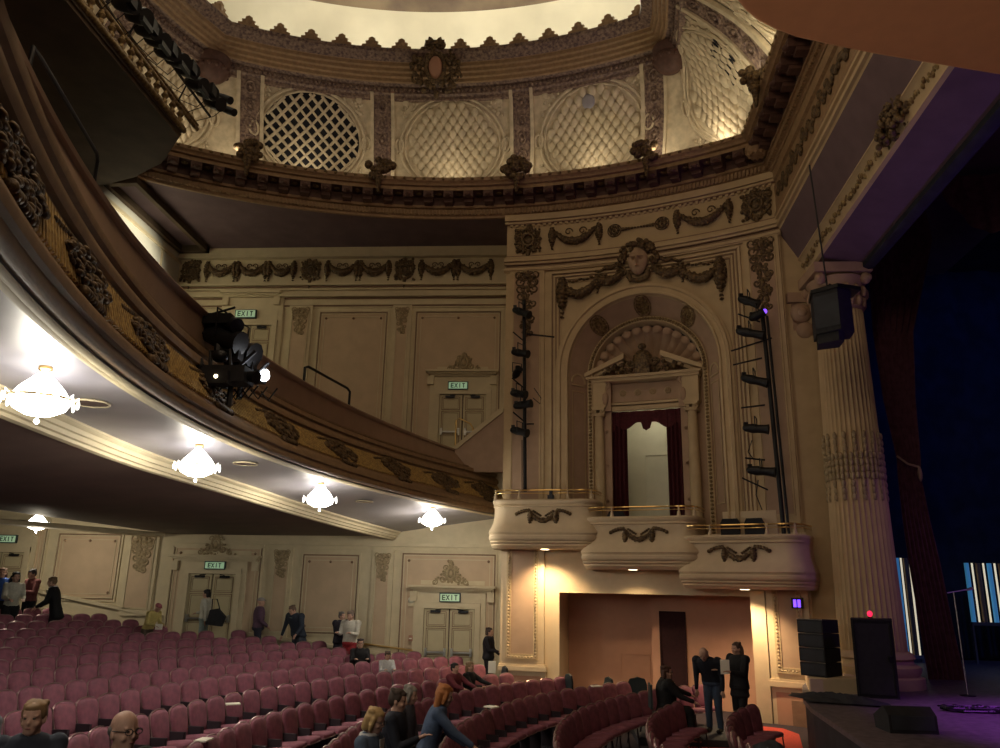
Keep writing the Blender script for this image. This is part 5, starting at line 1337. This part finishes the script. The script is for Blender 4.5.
for ri,r in enumerate(radii):
    a0=-.9; st_=(.455 if ri<3 else .49 if ri<5 else .535)/r; k=0
    while a0+k*st_<1.45:
        al=a0+k*st_; k+=1
        rr=r+ (max(0,al)*(1.35,1.3,.9,.5,.6)[ri] if ri<5 else 0)
        x=SX-rr*cos(al); y=SY+rr*sin(al)
        if x>4.15 or x<-22: continue
        if x>-1.4:
            if y>arc(BCX,BCY,BR,x)-1.75: continue
        elif y>22.9: continue
        if x<-9 and y>22.2: continue
        z=fl(x,y); px,py=proj(x,y,z+.8)
        if px<-25 or px>1010 or py>775 or py<500: continue
        if ri<2 and y>16.6: continue
        SEATS.append((x*x+y*y,x,y,z,ri,k,al))
SEATS.sort()
RN=['front row','second row','third row','fourth row','fifth row','sixth row','seventh row','eighth row','ninth row','tenth row','eleventh row','twelfth row','thirteenth row','fourteenth row','fifteenth row','sixteenth row','seventeenth row']
byrow={}
for s_ in SEATS[:300]: byrow.setdefault(s_[4],[]).append(s_)
idx={}
for r,L in byrow.items():
    for i,s_ in enumerate(sorted(L,key=lambda q:q[5])): idx[(r,s_[5])]=i
def ordn(n):
    return str(n)+('th' if 10<=n%100<=20 else {1:'st',2:'nd',3:'rd'}.get(n%10,'th'))
used=set()
for n_s,(dd,x,y,z,ri,k,al) in enumerate(SEATS[:300]):
    P=P1 if ri<3 else P0
    o=P if P.name not in used else copy_tree(P)
    used.add(P.name)
    o.location=(x,y,z); rz=atan2(SY-y,SX-x)-pi/2; o.rotation_euler=(0,0,rz+rnd.uniform(-.03,.03))
    o['label']='mauve velvet theatre seat, '+RN[ri]+' from the stage, '+ordn(idx[(ri,k)]+1)+' from the near end'
    o['category']='seat'; o['group']='mauve velvet theatre seats in curved rows'
# the farthest seats as one object
b=MB(); protoms=[(c.data, c.location.copy()) for c in KIDS[P0.name]]
verts=[];faces=[];mi=[];mats=[M['velvet'],M['seatm'],M['seatw']]
for (dd,x,y,z,ri,k,al) in SEATS[300:]:
    rz=atan2(SY-y,SX-x)-pi/2; T=Matrix.Translation((x,y,z))@Matrix.Rotation(rz,4,'Z')
    for me,lc in protoms:
        n=len(verts); m_=mats.index(me.materials[0])
        verts+= [tuple(T@(v.co+lc)) for v in me.vertices]
        for p in me.polygons: faces.append(tuple(n+i for i in p.vertices)); mi.append(m_)
if verts:
    me=bpy.data.meshes.new('far_theatre_seats'); me.from_pydata(verts,[],faces); [me.materials.append(m_) for m_ in mats]
    me.polygons.foreach_set('material_index',mi); me.polygons.foreach_set('use_smooth',[True]*len(faces)); me.update()
    o=bpy.data.objects.new('far_theatre_seats',me); COL.objects.link(o); tag(o,'distant mauve seats in the rear rows below the far wall','seats',kind='stuff')
print('SEATS',len(SEATS))
# loose dark green chairs along the bay
def loosechair(x,y,rz,lab):
    t=thing('stacking_chair',lab,'chair',(x,y,fl(x,y)),'dark green loose chairs along the arch bay'); t.rotation_euler=(0,0,rz)
    def pl(name,b,m): o=bpy.data.objects.new(name,b.mesh(name,m)); COL.objects.link(o); o.parent=t
    ol=[(-.19,.46),(-.225,.62),(-.225,.82),(-.17,.95),(0,.99),(.17,.95),(.225,.82),(.225,.62),(.19,.46)]
    b=MB(); b.prism(ol,-.24,-.19,ax=1); pl('backrest',b,M['green'])
    b=MB(); b.tube([(px_*1.03,-.215,z) for px_,z in ol],.014,5); pl('back_frame',b,M['black'])
    b=MB(); b.box(-.22,.22,-.2,.24,.42,.48); pl('seat',b,M['green'])
    for (sx_,sy_) in ((-1,-1),(1,-1),(-1,1),(1,1)): b=MB(); b.tube([(sx_*.19,sy_*.18,.44),(sx_*.22,sy_*.23,0)],.013,5); pl('leg',b,M['black'])
for (px,py,Y,rz,lab) in ((513,669,21.0,-1.2,'leftmost green loose chair, in front of the lit pilaster'),(577,671,20.2,-1.2,'green loose chair in front of the left edge of the dark recess'),(617,675,19.7,-1.2,'green loose chair near the dark doorway of the recess'),(640,671,19.5,-2.9,'dark chair turned edge-on beside the dark doorway')):
    q=at(px,py,Y); loosechair(q.x,q.y,rz,lab)
# programmes left on seats
for i,(x,y,z,lab) in enumerate(PAPERS):
    b=MB(); c,s_=cos(.5+i),sin(.5+i); pl=[(x+c*.11-s_*.08,y+s_*.11+c*.08),(x-c*.11-s_*.08,y-s_*.11+c*.08),(x-c*.11+s_*.08,y-s_*.11-c*.08),(x+c*.11+s_*.08,y+s_*.11-c*.08)]
    b.prism(pl,z,z+.02); solo('programme_booklet',b,M['paper'],lab,'booklet','programmes left on seats')
# ================================================================ people
def evalmesh(b,name,m,voxel,smooth=2):
    me=bpy.data.meshes.new(name); me.from_pydata(b.v,[],b.f); me.update()
    o=bpy.data.objects.new('tmp',me); COL.objects.link(o)
    md=o.modifiers.new('r','REMESH'); md.mode='VOXEL'; md.voxel_size=voxel; md.use_smooth_shade=True
    if smooth: sm=o.modifiers.new('s','SMOOTH'); sm.factor=.5; sm.iterations=smooth
    dg=bpy.context.evaluated_depsgraph_get(); r=bpy.data.meshes.new_from_object(o.evaluated_get(dg)); r.name=name
    bpy.data.objects.remove(o); bpy.data.meshes.remove(me)
    r.materials.clear(); r.materials.append(m)
    for p in r.polygons: p.use_smooth=True
    return r
MC={}
def cm(c,rough=.85,name='cloth'):
    k=(c,rough)
    if k not in MC: MC[k]=mat(name,c,rough,noise=.18,scale=25)
    return MC[k]
def person(label,x,y,h,rz,shirt,trousers,hair,skin=(.55,.33,.24),z=None,lean=0,arms=((12,5),(12,5)),headp=0,heady=0,sit=False,hairlen=0,bald=False,female=False,glasses=False,voxel=.011,armd=None,coat=None,cap=None,side_lean=0,scale_w=1.1,collar=None,bob=False):
    """facing +y before the turn rz; arms: (upper-arm forward degrees, elbow bend degrees) for right and left"""
    z=fl(x,y) if z is None else z
    t=thing('person',label,'person',(x,y,z)); t.rotation_euler=(0,0,radians(rz))
    S=h; w_=scale_w*(0.92 if female else 1.0)
    hipz=.52*S if not sit else .27*S
    L=radians(lean)
    up=Vector((sin(radians(side_lean)),sin(L),cos(L))).normalized(); fw=Vector((0,cos(L),-sin(L)))
    hip=Vector((0,0 if not sit else -.02,hipz)); sh=hip+up*(.295*S); nk=sh+up*(.026*S)
    hd=nk+up*(.058*S)+fw*(.012*S+.02*S*(headp>10))
    rt=Vector((1,0,0))
    skinm=cm(skin,.55,'skin'); 
    def tors(b,g,top=1.0,bot=0.0):
        T_=((-.04,.095,.07),(.06,.088,.066),(.14,.082,.060),(.22,.088,.064),(.295,.098,.066),(.37,.104,.068),(.44,.100,.063),(.50,.074,.052))
        for i_ in range(29):
            q=-.04+.54*i_/28
            for (a_,ra,rb),(c_,rc_,rd) in zip(T_,T_[1:]):
                if q<=c_+1e-6: break
            tt=(q-a_)/(c_-a_); rx_=ra+(rc_-ra)*tt; ry_=rb+(rd-rb)*tt
            f=q/.5
            if f<bot+.03 or f>top+.01: continue
            p=hip+up*(.295*S*f*.985) 
            b.ball(tuple(p),(rx_*S*w_+g,ry_*S*w_+g,.036*S+g*.5),18,8)
    shp=[sh+rt*(s_*.096*S*w_)-up*(.018*S) for s_ in (1,-1)]
    A=[]
    for s_,(af,ab),si in ((1,arms[0],0),(-1,arms[1],1)):
        spread=radians(8 if armd is None else armd[si]); a=radians(af)
        d1=(-up*cos(a)+fw*sin(a))+rt*s_*sin(spread); d1.normalize()
        a2=a+radians(ab); d2=(-up*cos(a2)+fw*sin(a2))-rt*s_*(.25 if ab>30 else -.03); d2.normalize()
        e=shp[si]+d1*(.165*S); wr=e+d2*(.145*S); A.append((shp[si],e,wr,d1,d2,s_))
    if sit:
        K=[hip+Vector((s_*.075*S,.235*S,.01*S)) for s_ in (1,-1)]; F=[k+Vector((0,.02*S,-.25*S)) for k in K]
    else:
        K=[hip+Vector((s_*.055*S,.012*S,-.235*S)) for s_ in (1,-1)]; F=[Vector((s_*.062*S,-.01*S,.045*S)) for s_ in (1,-1)]
    HJ=[hip+Vector((s_*.05*S,0,-.01*S)) for s_ in (1,-1)]
    b=MB(); tors(b,-.004)
    b.cone(tuple(nk-up*.02*S),.038*S,tuple(hd-up*.02*S),.034*S,10)
    hs=S/1.75*1.06
    RH=Matrix.Rotation(radians(heady),3,'Z')@Matrix.Rotation(-radians(lean*.5+headp),3,'X')
    def hm(px_,py_,pz_):
        v=RH@Vector((px_,py_,pz_))*hs; return (hd.x+v.x,hd.y+v.y,hd.z+v.z)
    b.mp=hm
    b.ball((0,-.008,.045),(.074,.092,.085),16,12); b.ball((0,.012,-.01),(.066,.078,.088),14,10); b.ball((0,.045,-.062),(.042,.040,.038),12,8)
    b.ball((0,.090,-.005),(.012,.022,.020),8,6); b.tube([(0,.082,.030),(0,.098,-.004)],[.008,.012],8)
    for s_ in (-1,1):
        b.ball((s_*.076,-.004,.0),(.010,.020,.030),8,6); b.ball((s_*.030,.070,.036),(.024,.014,.008),8,5); b.ball((s_*.040,.060,-.018),(.022,.022,.020),8,6)
    b.ball((0,.080,-.042),(.022,.012,.010),8,5)
    b.mp=None
    for (s0,e,wr,d1,d2,sg) in A:
        b.cone(tuple(s0),.032*S*w_,tuple(e),.024*S,10); b.cone(tuple(e),.024*S,tuple(wr),.0155*S,10)
        # hand: palm, four fingers of unequal length, thumb off the side
        n=d2.cross(rt).normalized(); sd=n.cross(d2).normalized(); hsz=S/1.75
        pc=wr+d2*.045*hsz; b.cone(tuple(wr),.022*hsz,tuple(pc+sd*.012*hsz+d2*.028*hsz),.020*hsz,8); b.cone(tuple(wr),.022*hsz,tuple(pc-sd*.012*hsz+d2*.028*hsz),.020*hsz,8)
        for i,(o_,Lf) in enumerate(((-.030,.062),(-.010,.074),(.010,.078),(.030,.068))):
            b0=wr+d2*.078*hsz+sd*o_*hsz; m_=b0+d2*Lf*.55*hsz+n*.010*hsz; tp=m_+(d2*.8+n*.55).normalized()*Lf*.45*hsz
            b.tube([tuple(b0-d2*.01),tuple(m_),tuple(tp)],[.0105*hsz,.0095*hsz,.008*hsz],7); b.ball(tuple(tp),.008*hsz,6,5)
        th=wr+d2*.03*hsz+sd*(-.026)*sg*hsz; tm=th+(d2*.7-sd*sg*.7).normalized()*.035*hsz; te=tm+(d2*.95-sd*sg*.2+n*.2).normalized()*.03*hsz
        b.tube([tuple(th),tuple(tm),tuple(te)],[.014*hsz,.012*hsz,.009*hsz],7)
    for j,k,f in zip(HJ,K,F):
        b.cone(tuple(j),.056*S,tuple(k),.036*S,10); b.cone(tuple(k),.036*S,tuple(f),.022*S,10)
        b.cone(tuple(f+Vector((0,-.012*S,-.018*S))),.022*S,tuple(f+Vector((0,.075*S,-.026*S))),.018*S,8)
    o=bpy.data.objects.new('body',evalmesh(b,'body',skinm,voxel)); COL.objects.link(o); o.parent=t
    def add(name,b,m,vox=None,par=None,lab=None):
        me=evalmesh(b,name,m,vox) if vox else b.mesh(name,m)
        o=bpy.data.objects.new(name,me); COL.objects.link(o); o.parent=par or t
        if lab: o['label']=lab
        return o
    # garments
    g=.014; b=MB(); tors(b,g,1.0,0.0 if not coat else -.2)
    for (s0,e,wr,d1,d2,sg) in A:
        b.ball(tuple(s0),.041*S*w_,12,8); b.cone(tuple(s0),.038*S*w_,tuple(e),.030*S,12); b.cone(tuple(e),.030*S,tuple(wr-d2*.01*S),.0225*S,12)
    if coat:
        for k_ in range(6): b.ball(tuple(hip-up*(.0+.02*k_)*S if not sit else hip),((.104+.004*k_)*S,(.080+.003*k_)*S,.05*S),14,8)
    add('jacket' if coat else 'shirt',b,cm(shirt),.014)
    b=MB(); b.ball(tuple(hip),(.098*S*w_,.078*S*w_,.06*S),14,8)
    for j,k,f in zip(HJ,K,F):
        b.cone(tuple(j),.064*S,tuple(k),.044*S,10); b.cone(tuple(k),.043*S,tuple(f+Vector((0,0,.01*S))),.034*S,10)
    add('trousers',b,cm(trousers),.016)
    for f in F:
        b=MB(); b.cone(tuple(f+Vector((0,-.015*S,-.015*S))),.027*S,tuple(f+Vector((0,.08*S,-.022*S))),.023*S,8); b.v=[(a_,c_,max(.0,d_)) for a_,c_,d_ in b.v]; add('shoe',b,cm((.02,.018,.018),.5))
    if collar:
        b=MB(); b.tube([tuple(nk-up*.012*S+rt*.055*S*cos(q)+fw*.045*S*sin(q)) for q in [2*pi*i/14 for i in range(14)]],.014*S,6,closed=True); b.prism([(-.03*S,0),(.03*S,0),(.012*S,-.13*S),(-.012*S,-.13*S)],0,.006); 
        n0=len(b.v)-8
        for i in range(n0,len(b.v)):
            v=Vector(b.v[i]); q=nk+rt*v.x+up*(v.y-.03*S)+fw*(.085*S+v.z); b.v[i]=tuple(q)
        add('collar',b,cm(collar))
    # hair
    if not bald or True:
        b=MB(hm)
        if cap: b.ball((0,-.006,.075),(.085,.10,.06),14,8); b.ball((0,.085,.065),(.06,.05,.012),10,5); add('cap',b,cm(cap))
        elif bald:
            b.ball((0,-.035,.015),(.080,.075,.055),14,8); add('hair',b,cm(hair,.7,'hair'),.010)
        else:
            b.ball((0,-.018,.052),(.081,.093,.083),18,12); b.ball((0,-.045,.02),(.078,.070,.085),12,8); b.ball((0,.040,.084),(.052,.040,.030),12,8)
            for s_ in (-1,1): b.ball((s_*.062,.0,.045),(.022,.040,.05),8,6)
            r_=random.Random(int(x*100))
            for i in range(12): a_=r_.random()*6.28; b.ball((.058*cos(a_),-.03+.055*sin(a_),.085+.022*r_.random()),(.030,.030,.024),7,5)
            if hairlen:
                for s_ in (-1,0,1):
                    b.tube([(s_*.055,-.05,.04),(s_*.068,-.055,-.03),(s_*.07,-.05,-.03-hairlen*.6),(s_*.055,-.045,-.03-hairlen)],[.045,.042,.040,.018],8)
                if bob:
                    for s_ in (-1,1): b.tube([(s_*.074,.02,.05),(s_*.082,.015,-.02),(s_*.075,.01,-.08)],[.022,.025,.015],8)
            add('hair',b,cm(hair,.7,'hair'),.010)
    b=MB(hm)
    for s_ in (-1,1): b.ball((s_*.030,.0795,.022),(.011,.006,.0065),8,6)
    add('eyes',b,cm((.05,.035,.03),.3))
    b=MB(hm); b.ball((0,.0905,-.043),(.020,.004,.005),8,5); add('mouth',b,cm((.30,.10,.09),.5))
    if glasses:
        b=MB(hm)
        for s_ in (-1,1):
            b.tube([(s_*.033+.024*cos(q),.098,.020+.018*sin(q)) for q in [2*pi*i/14 for i in range(14)]],.003,5,closed=True); b.tube([(s_*.057,.097,.024),(s_*.080,-.005,.022)],.003,4)
        b.tube([(-.010,.099,.022),(.010,.099,.022)],.003,4); add('glasses',b,M['black'])
    hands=[t.matrix_basis@A[i][2] for i in (0,1)]
    bpy.context.view_layer.update()
    W=Matrix.Translation(t.location)@Matrix.Rotation(radians(rz),4,'Z')
    return t,[W@(A[i][2]+A[i][4]*.07*S) for i in (0,1)]
def heads(px,py,Y,h):  # ground point for a standing figure whose head top is seen at px,py
    return at(px,py,Y)
def stand(px,py,Y,rz,label,shirt,trousers,hair,S=None,**k):
    p=at(px,py,Y); f=fl(p.x,p.y)
    le=k.get('lean',0); S=S or max(1.5,min(1.92,(p.z-f)/(.52+.40*cos(radians(le))+.08)))
    return person(label,p.x,p.y,S,rz,shirt,trousers,hair,**k)
def seated(px,py,Y,label,shirt,trousers,hair,S=1.68,turn=0,**k):
    p=at(px,py,Y); best=min(SEATS,key=lambda s:(s[1]-p.x)**2+(s[2]-p.y)**2); x,y=best[1],best[2]
    rz=math.degrees(atan2(SY-y,SX-x)-pi/2)
    d=Vector((SX-x,SY-y)).normalized()
    return person(label,x+d.x*.02,y+d.y*.02,S,rz+turn,shirt,trousers,hair,z=best[3]+.06,sit=True,**k)
def held(name,c,sz,m,label,cat,tilt=0):
    b=MB(); b.box(c.x-sz[0],c.x+sz[0],c.y-sz[1],c.y+sz[1],c.z-sz[2],c.z+sz[2]); return solo(name,b,M[m],label,cat)
NAVY=(.015,.018,.03); BLK=(.010,.010,.012)
# foreground
stand(38,694,6.5,205,'boy with tousled light brown hair and dark T-shirt looking down, bottom left',(.02,.025,.04),NAVY,(.22,.13,.06),headp=4,heady=-10,voxel=.008,arms=((35,60),(35,60)))
stand(126,704,5.9,-118,'bald man with glasses and dark jacket at the bottom left, looking right',(.03,.03,.025),BLK,(.12,.11,.10),bald=True,glasses=True,skin=(.50,.30,.22),voxel=.008,coat=True,heady=0)
stand(-22,684,7.6,-140,'person in a grey checked shirt cut off by the left edge of the photo',(.16,.16,.17),BLK,(.30,.16,.06),voxel=.009,hairlen=.1)
stand(371,703,8.6,-105,'blonde woman with glasses in a denim jacket, looking down, bottom centre',(.09,.13,.20),NAVY,(.45,.30,.13),female=True,glasses=True,headp=16,voxel=.008,hairlen=.06,bob=True,collar=(.5,.5,.5),arms=((25,50),(25,50)),skin=(.55,.34,.26))
stand(397,685,9.8,-95,'broad man in a navy coat holding up one hand, right of the blonde woman',NAVY,BLK,(.06,.04,.03),headp=10,voxel=.008,coat=True,arms=((20,95),(10,30)),scale_w=1.1)
stand(407,682,11.2,-100,'grey-haired woman half hidden behind the man in the navy coat',(.08,.08,.10),BLK,(.25,.23,.20),female=True,headp=12,voxel=.009,hairlen=.04,bob=True)
stand(428,680,10.5,-85,'woman with curly red hair in a blue denim shirt reaching her arms to the right',(.08,.12,.21),NAVY,(.42,.16,.05),female=True,headp=8,voxel=.008,hairlen=.14,bob=True,arms=((62,12),(42,30)),lean=16,skin=(.55,.35,.27))
# middle ground, seated
_,h1=seated(452,668,18.6,'black-haired person in a dark red T-shirt seated by the centre doors, arm stretched out',(.13,.02,.03),BLK,(.012,.010,.010),S=1.66,arms=((55,25),(60,10)))
seated(466,666,18.9,'light-haired person in black seated right of the one in dark red',BLK,BLK,(.26,.17,.09),S=1.66,arms=((40,50),(60,15)),hairlen=.08,turn=14)
_,h2=seated(370,646,21.0,'man with glasses in a black sweater seated left of the centre doors',BLK,BLK,(.03,.022,.02),S=1.74,glasses=True,arms=((35,70),(35,70)),turn=-35)
_,h3=seated(384,656,20.6,'person in a white top seated right of the man in the black sweater',(.5,.5,.5),(.2,.2,.2),(.06,.04,.03),S=1.5,female=True,turn=-30,arms=((35,70),(35,70)),headp=20)
# standing along the wall
_,h=stand(151,601,21.2,-110,'person in a yellow sweater and pink cap reading by the far left wall',(.55,.45,.16),(.10,.07,.05),(.2,.1,.08),lean=22,cap=(.45,.14,.16),arms=((30,70),(30,70)),headp=15)
held('booklet',h[0],(.09,.02,.07),'paper','booklet in the hands of the person in yellow','booklet')
_,h=stand(208,588,23.6,95,'black-haired woman in a white top and pale jeans before the lower left doors',(.55,.54,.46),(.22,.28,.27),(.012,.010,.010),scale_w=1.2,arms=((15,60),(-20,20)),hairlen=.05,headp=8)
b=MB(); q=at(216,617,23.35); b.prism([(q.x-.26,q.z-.22),(q.x+.2,q.z-.26),(q.x+.28,q.z+.02),(q.x+.05,q.z+.24),(q.x-.18,q.z+.2)],q.y-.07,q.y+.07,ax=1); b.tube([(q.x-.15,q.y,q.z+.15),(q.x-.16,q.y,q.z+.5),(q.x-.02,q.y,q.z+.5),(q.x+.1,q.y,q.z+.2)],.018,5); solo('shoulder_bag',b,M['blackp'],'black shoulder bag carried by the woman in white','bag')
stand(261,596,23.3,-70,'man in a purple checked shirt and grey cap standing right of the lower left doors',(.11,.06,.10),(.03,.03,.05),(.2,.18,.16),cap=(.32,.30,.28),scale_w=1.25,arms=((10,40),(10,40)))
stand(301,603,23.2,150,'man in a dark jacket and grey shirt leaning over the rear seats',(.03,.04,.06),(.05,.06,.08),(.16,.10,.07),lean=20,coat=True,scale_w=1.4,armd=(28,28),collar=(.22,.27,.27),arms=((20,20),(35,30)),headp=18)
stand(342,610,23.3,-120,'person in a dark coat standing left behind the man in the white shirt',(.025,.022,.035),BLK,(.16,.14,.13),coat=True,scale_w=1.35,arms=((20,40),(20,40)))
_,h=stand(352,609,22.7,165,'man in a white shirt and red trousers standing by the wall panel',(.55,.53,.46),(.35,.03,.04),(.20,.15,.12),arms=((20,80),(20,80)),scale_w=1.25,headp=16)
stand(489,626,23.0,-100,'slim person in black standing in front of the wall beside the centre doors',(.012,.010,.014),BLK,(.05,.03,.025),arms=((20,60),(15,40)),scale_w=1.3,hairlen=.03)
q=at(492,667,22.7); held('paper_bag',q,(.10,.05,.15),'paper','pale paper bag held by the slim person in black beside the centre doors','bag')
# far left group
stand(4,566,20.8,-150,'person in a bright blue top at the far left edge, facing the woman in white',(.03,.09,.35),BLK,(.15,.08,.05),hairlen=.12)
stand(18,565,20.3,-130,'woman with long black hair in a white blouse in the far left group',(.55,.54,.45),BLK,(.012,.010,.010),female=True,hairlen=.20,arms=((20,60),(20,60)))
_,h=stand(36,563,21.6,160,'man with short dark hair in a dark red shirt reading in the far left group',(.16,.05,.045),BLK,(.02,.015,.014),skin=(.34,.19,.13),arms=((20,80),(20,80)),headp=14)
held('booklet',h[0],(.14,.05,.08),'paper','white booklet held in front of the dark red shirt, far left','booklet')
stand(62,571,21.0,110,'person in a black coat with white collar, rightmost of the far left group',BLK,BLK,(.20,.13,.07),coat=True,lean=14,collar=(.6,.6,.6),arms=((30,40),(30,40)))
# by the recess
b=MB(); b.box(1.7,4.35,17.0,18.9,0,.14); solo('low_riser',b,M['deckf'],'low dark riser on the floor in front of the wall recess','riser')
p=at(666,656,17.0)
person('heavily built person in black seated facing right, by the dark doorway',p.x,p.y,1.88,-92,BLK,BLK,(.07,.03,.02),z=.14,sit=True,arms=((50,20),(60,10)),scale_w=1.55,coat=True,hairlen=.05,glasses=True,collar=(.5,.42,.3))
b=MB(); b.box(p.x-.28,p.x+.22,p.y-.26,p.y+.26,.55,.61); 
t=thing('stacking_chair','chair carrying the heavily built seated person','chair',(p.x,p.y,.14)); part('seat',b,M['green'],t)
b=MB(); b.box(p.x-.36,p.x-.32,p.y-.24,p.y+.24,.7,1.15); part('backrest',b,M['green'],t)
for (dx,dy) in ((-.26,-.22),(.2,-.22),(-.26,.22),(.2,.22)): b=MB(); b.tube([(p.x+dx,p.y+dy,.55),(p.x+dx,p.y+dy,.14)],.013,5); part('leg',b,M['black'],t)
q=at(711,649,17.9)
person('stooping balding man in a navy T-shirt and jeans, bending over the front seats',q.x,q.y,1.90,150,NAVY,(.05,.08,.14),(.35,.33,.30),z=.14,lean=34,bald=True,headp=22,arms=((22,10),(15,20)),scale_w=1.25,skin=(.5,.32,.24))
q=at(737,643,17.6)
_,h=person('woman with long dark hair in a black dress standing at right, holding a white paper',q.x,q.y,1.86,118,BLK,BLK,(.08,.045,.03),z=.14,female=True,hairlen=.17,arms=((25,75),(25,75)),coat=True,scale_w=1.4,headp=6)
q=h[0]; b=MB(); b.box(q.x+.12,q.x+.30,q.y-.16,q.y-.13,q.z-.08,q.z+.2); solo('sheet_of_paper',b,M['paper'],'white sheet of paper held up between the stooping man and the woman in black','paper')
# dark coat thrown over the end of the front row
b=MB(); c=at(768,722,12.6); r_=random.Random(3); rows=[]
for i in range(15):
    row=[]
    for j in range(11):
        u=i/14; v=j/10; x=c.x-.42+.80*u+.05*sin(v*5); y=c.y-.30+.60*v+.04*sin(u*7); z=.30+.62*sin(pi*min(1,u*.9+.08))**.7*(1-.55*abs(v-.45))+.03*sin(u*17+v*9)
        row.append((x,y,z))
    rows.append(row)
b.grid(rows); n=len(b.v); b.grid([[(x,y,.28) for x,y,z in r0] for r0 in rows]); solo('draped_coat',b,M['deckf'],'dark coat heaped over the end of the front chairs, bottom edge right of centre','coat')
# ================================================================ light
w=bpy.data.worlds.new('world'); C.world=w; w.use_nodes=True
w.node_tree.nodes['Background'].inputs[0].default_value=(.9,.62,.42,1); w.node_tree.nodes['Background'].inputs[1].default_value=.012
# cove lamps hidden behind the dome frame
for k,(x,y) in enumerate(((-8.8,19.3),(-5.8,20.3),(-2.9,20.6),(0,20.1),(2.2,19.3),(2.4,15),(-11,15))):
    lamp('cove_lamp','POINT',(x,y+1.0 if k<5 else y,19.9),75,(1,.92,.72),.5)
# up-lights behind the ring cornice that wash the coved panels
for x in (-11.2,-9.4,-7.6,-5.45,-3.2,-1.0,1.2,3.0,4.7):
    y=arc(BCX,BCY,BR,x)-.75; lamp('cornice_uplight','AREA',(x,y,15.3),10,(1,.86,.62),.5,aim=(x,y+.55,18.2))
for y in (18.0,16.2,14.0): lamp('cornice_uplight','AREA',(4.95,y,15.3),13,(1,.88,.62),.5,aim=(5.3,y,17.5))
for y in (17.5,15,12.5): lamp('cornice_uplight','AREA',(-12.1,y,15.28),12,(1,.88,.62),.5,aim=(-12.3,y,17.5))
# general house light
lamp('house_light','AREA',(-3.2,9.5,18.2),300,(1,.74,.48),7,aim=(-3.2,10.2,0))
lamp('house_light','AREA',(-1.0,2.0,12.0),210,(1,.72,.46),3,aim=(-.5,24,9.5))
# rear wall wash
lamp('rear_wall_lamp','SPOT',(-8.2,20.5,10.2),3000,(1,.92,.72),.2,aim=(-13,21.2,11.6),spot=52)
# stage lights
lamp('stage_spot','SPOT',(13,8,12),9000,(.55,.10,1),.2,aim=(9.8,13.0,1),spot=36)
lamp('stage_spot','SPOT',(14,10,11),480,(.45,.15,1),.2,aim=(8.3,19.5,2),spot=38)
lamp('stage_spot','SPOT',(11.5,13,3),420,(.35,.12,1),.3,aim=(7.1,13.5,11.2),spot=70)
lamp('stage_spot','SPOT',(15,15,12),1500,(.05,.12,.6),.3,aim=(16,27,6),spot=90)
lamp('canopy_fill_light','SPOT',(4.6,1.5,4.6),130,(1,.72,.48),.3,aim=(4.6,6.6,9),spot=95)  # added fill without a fixture, brightens the underside of the canopy
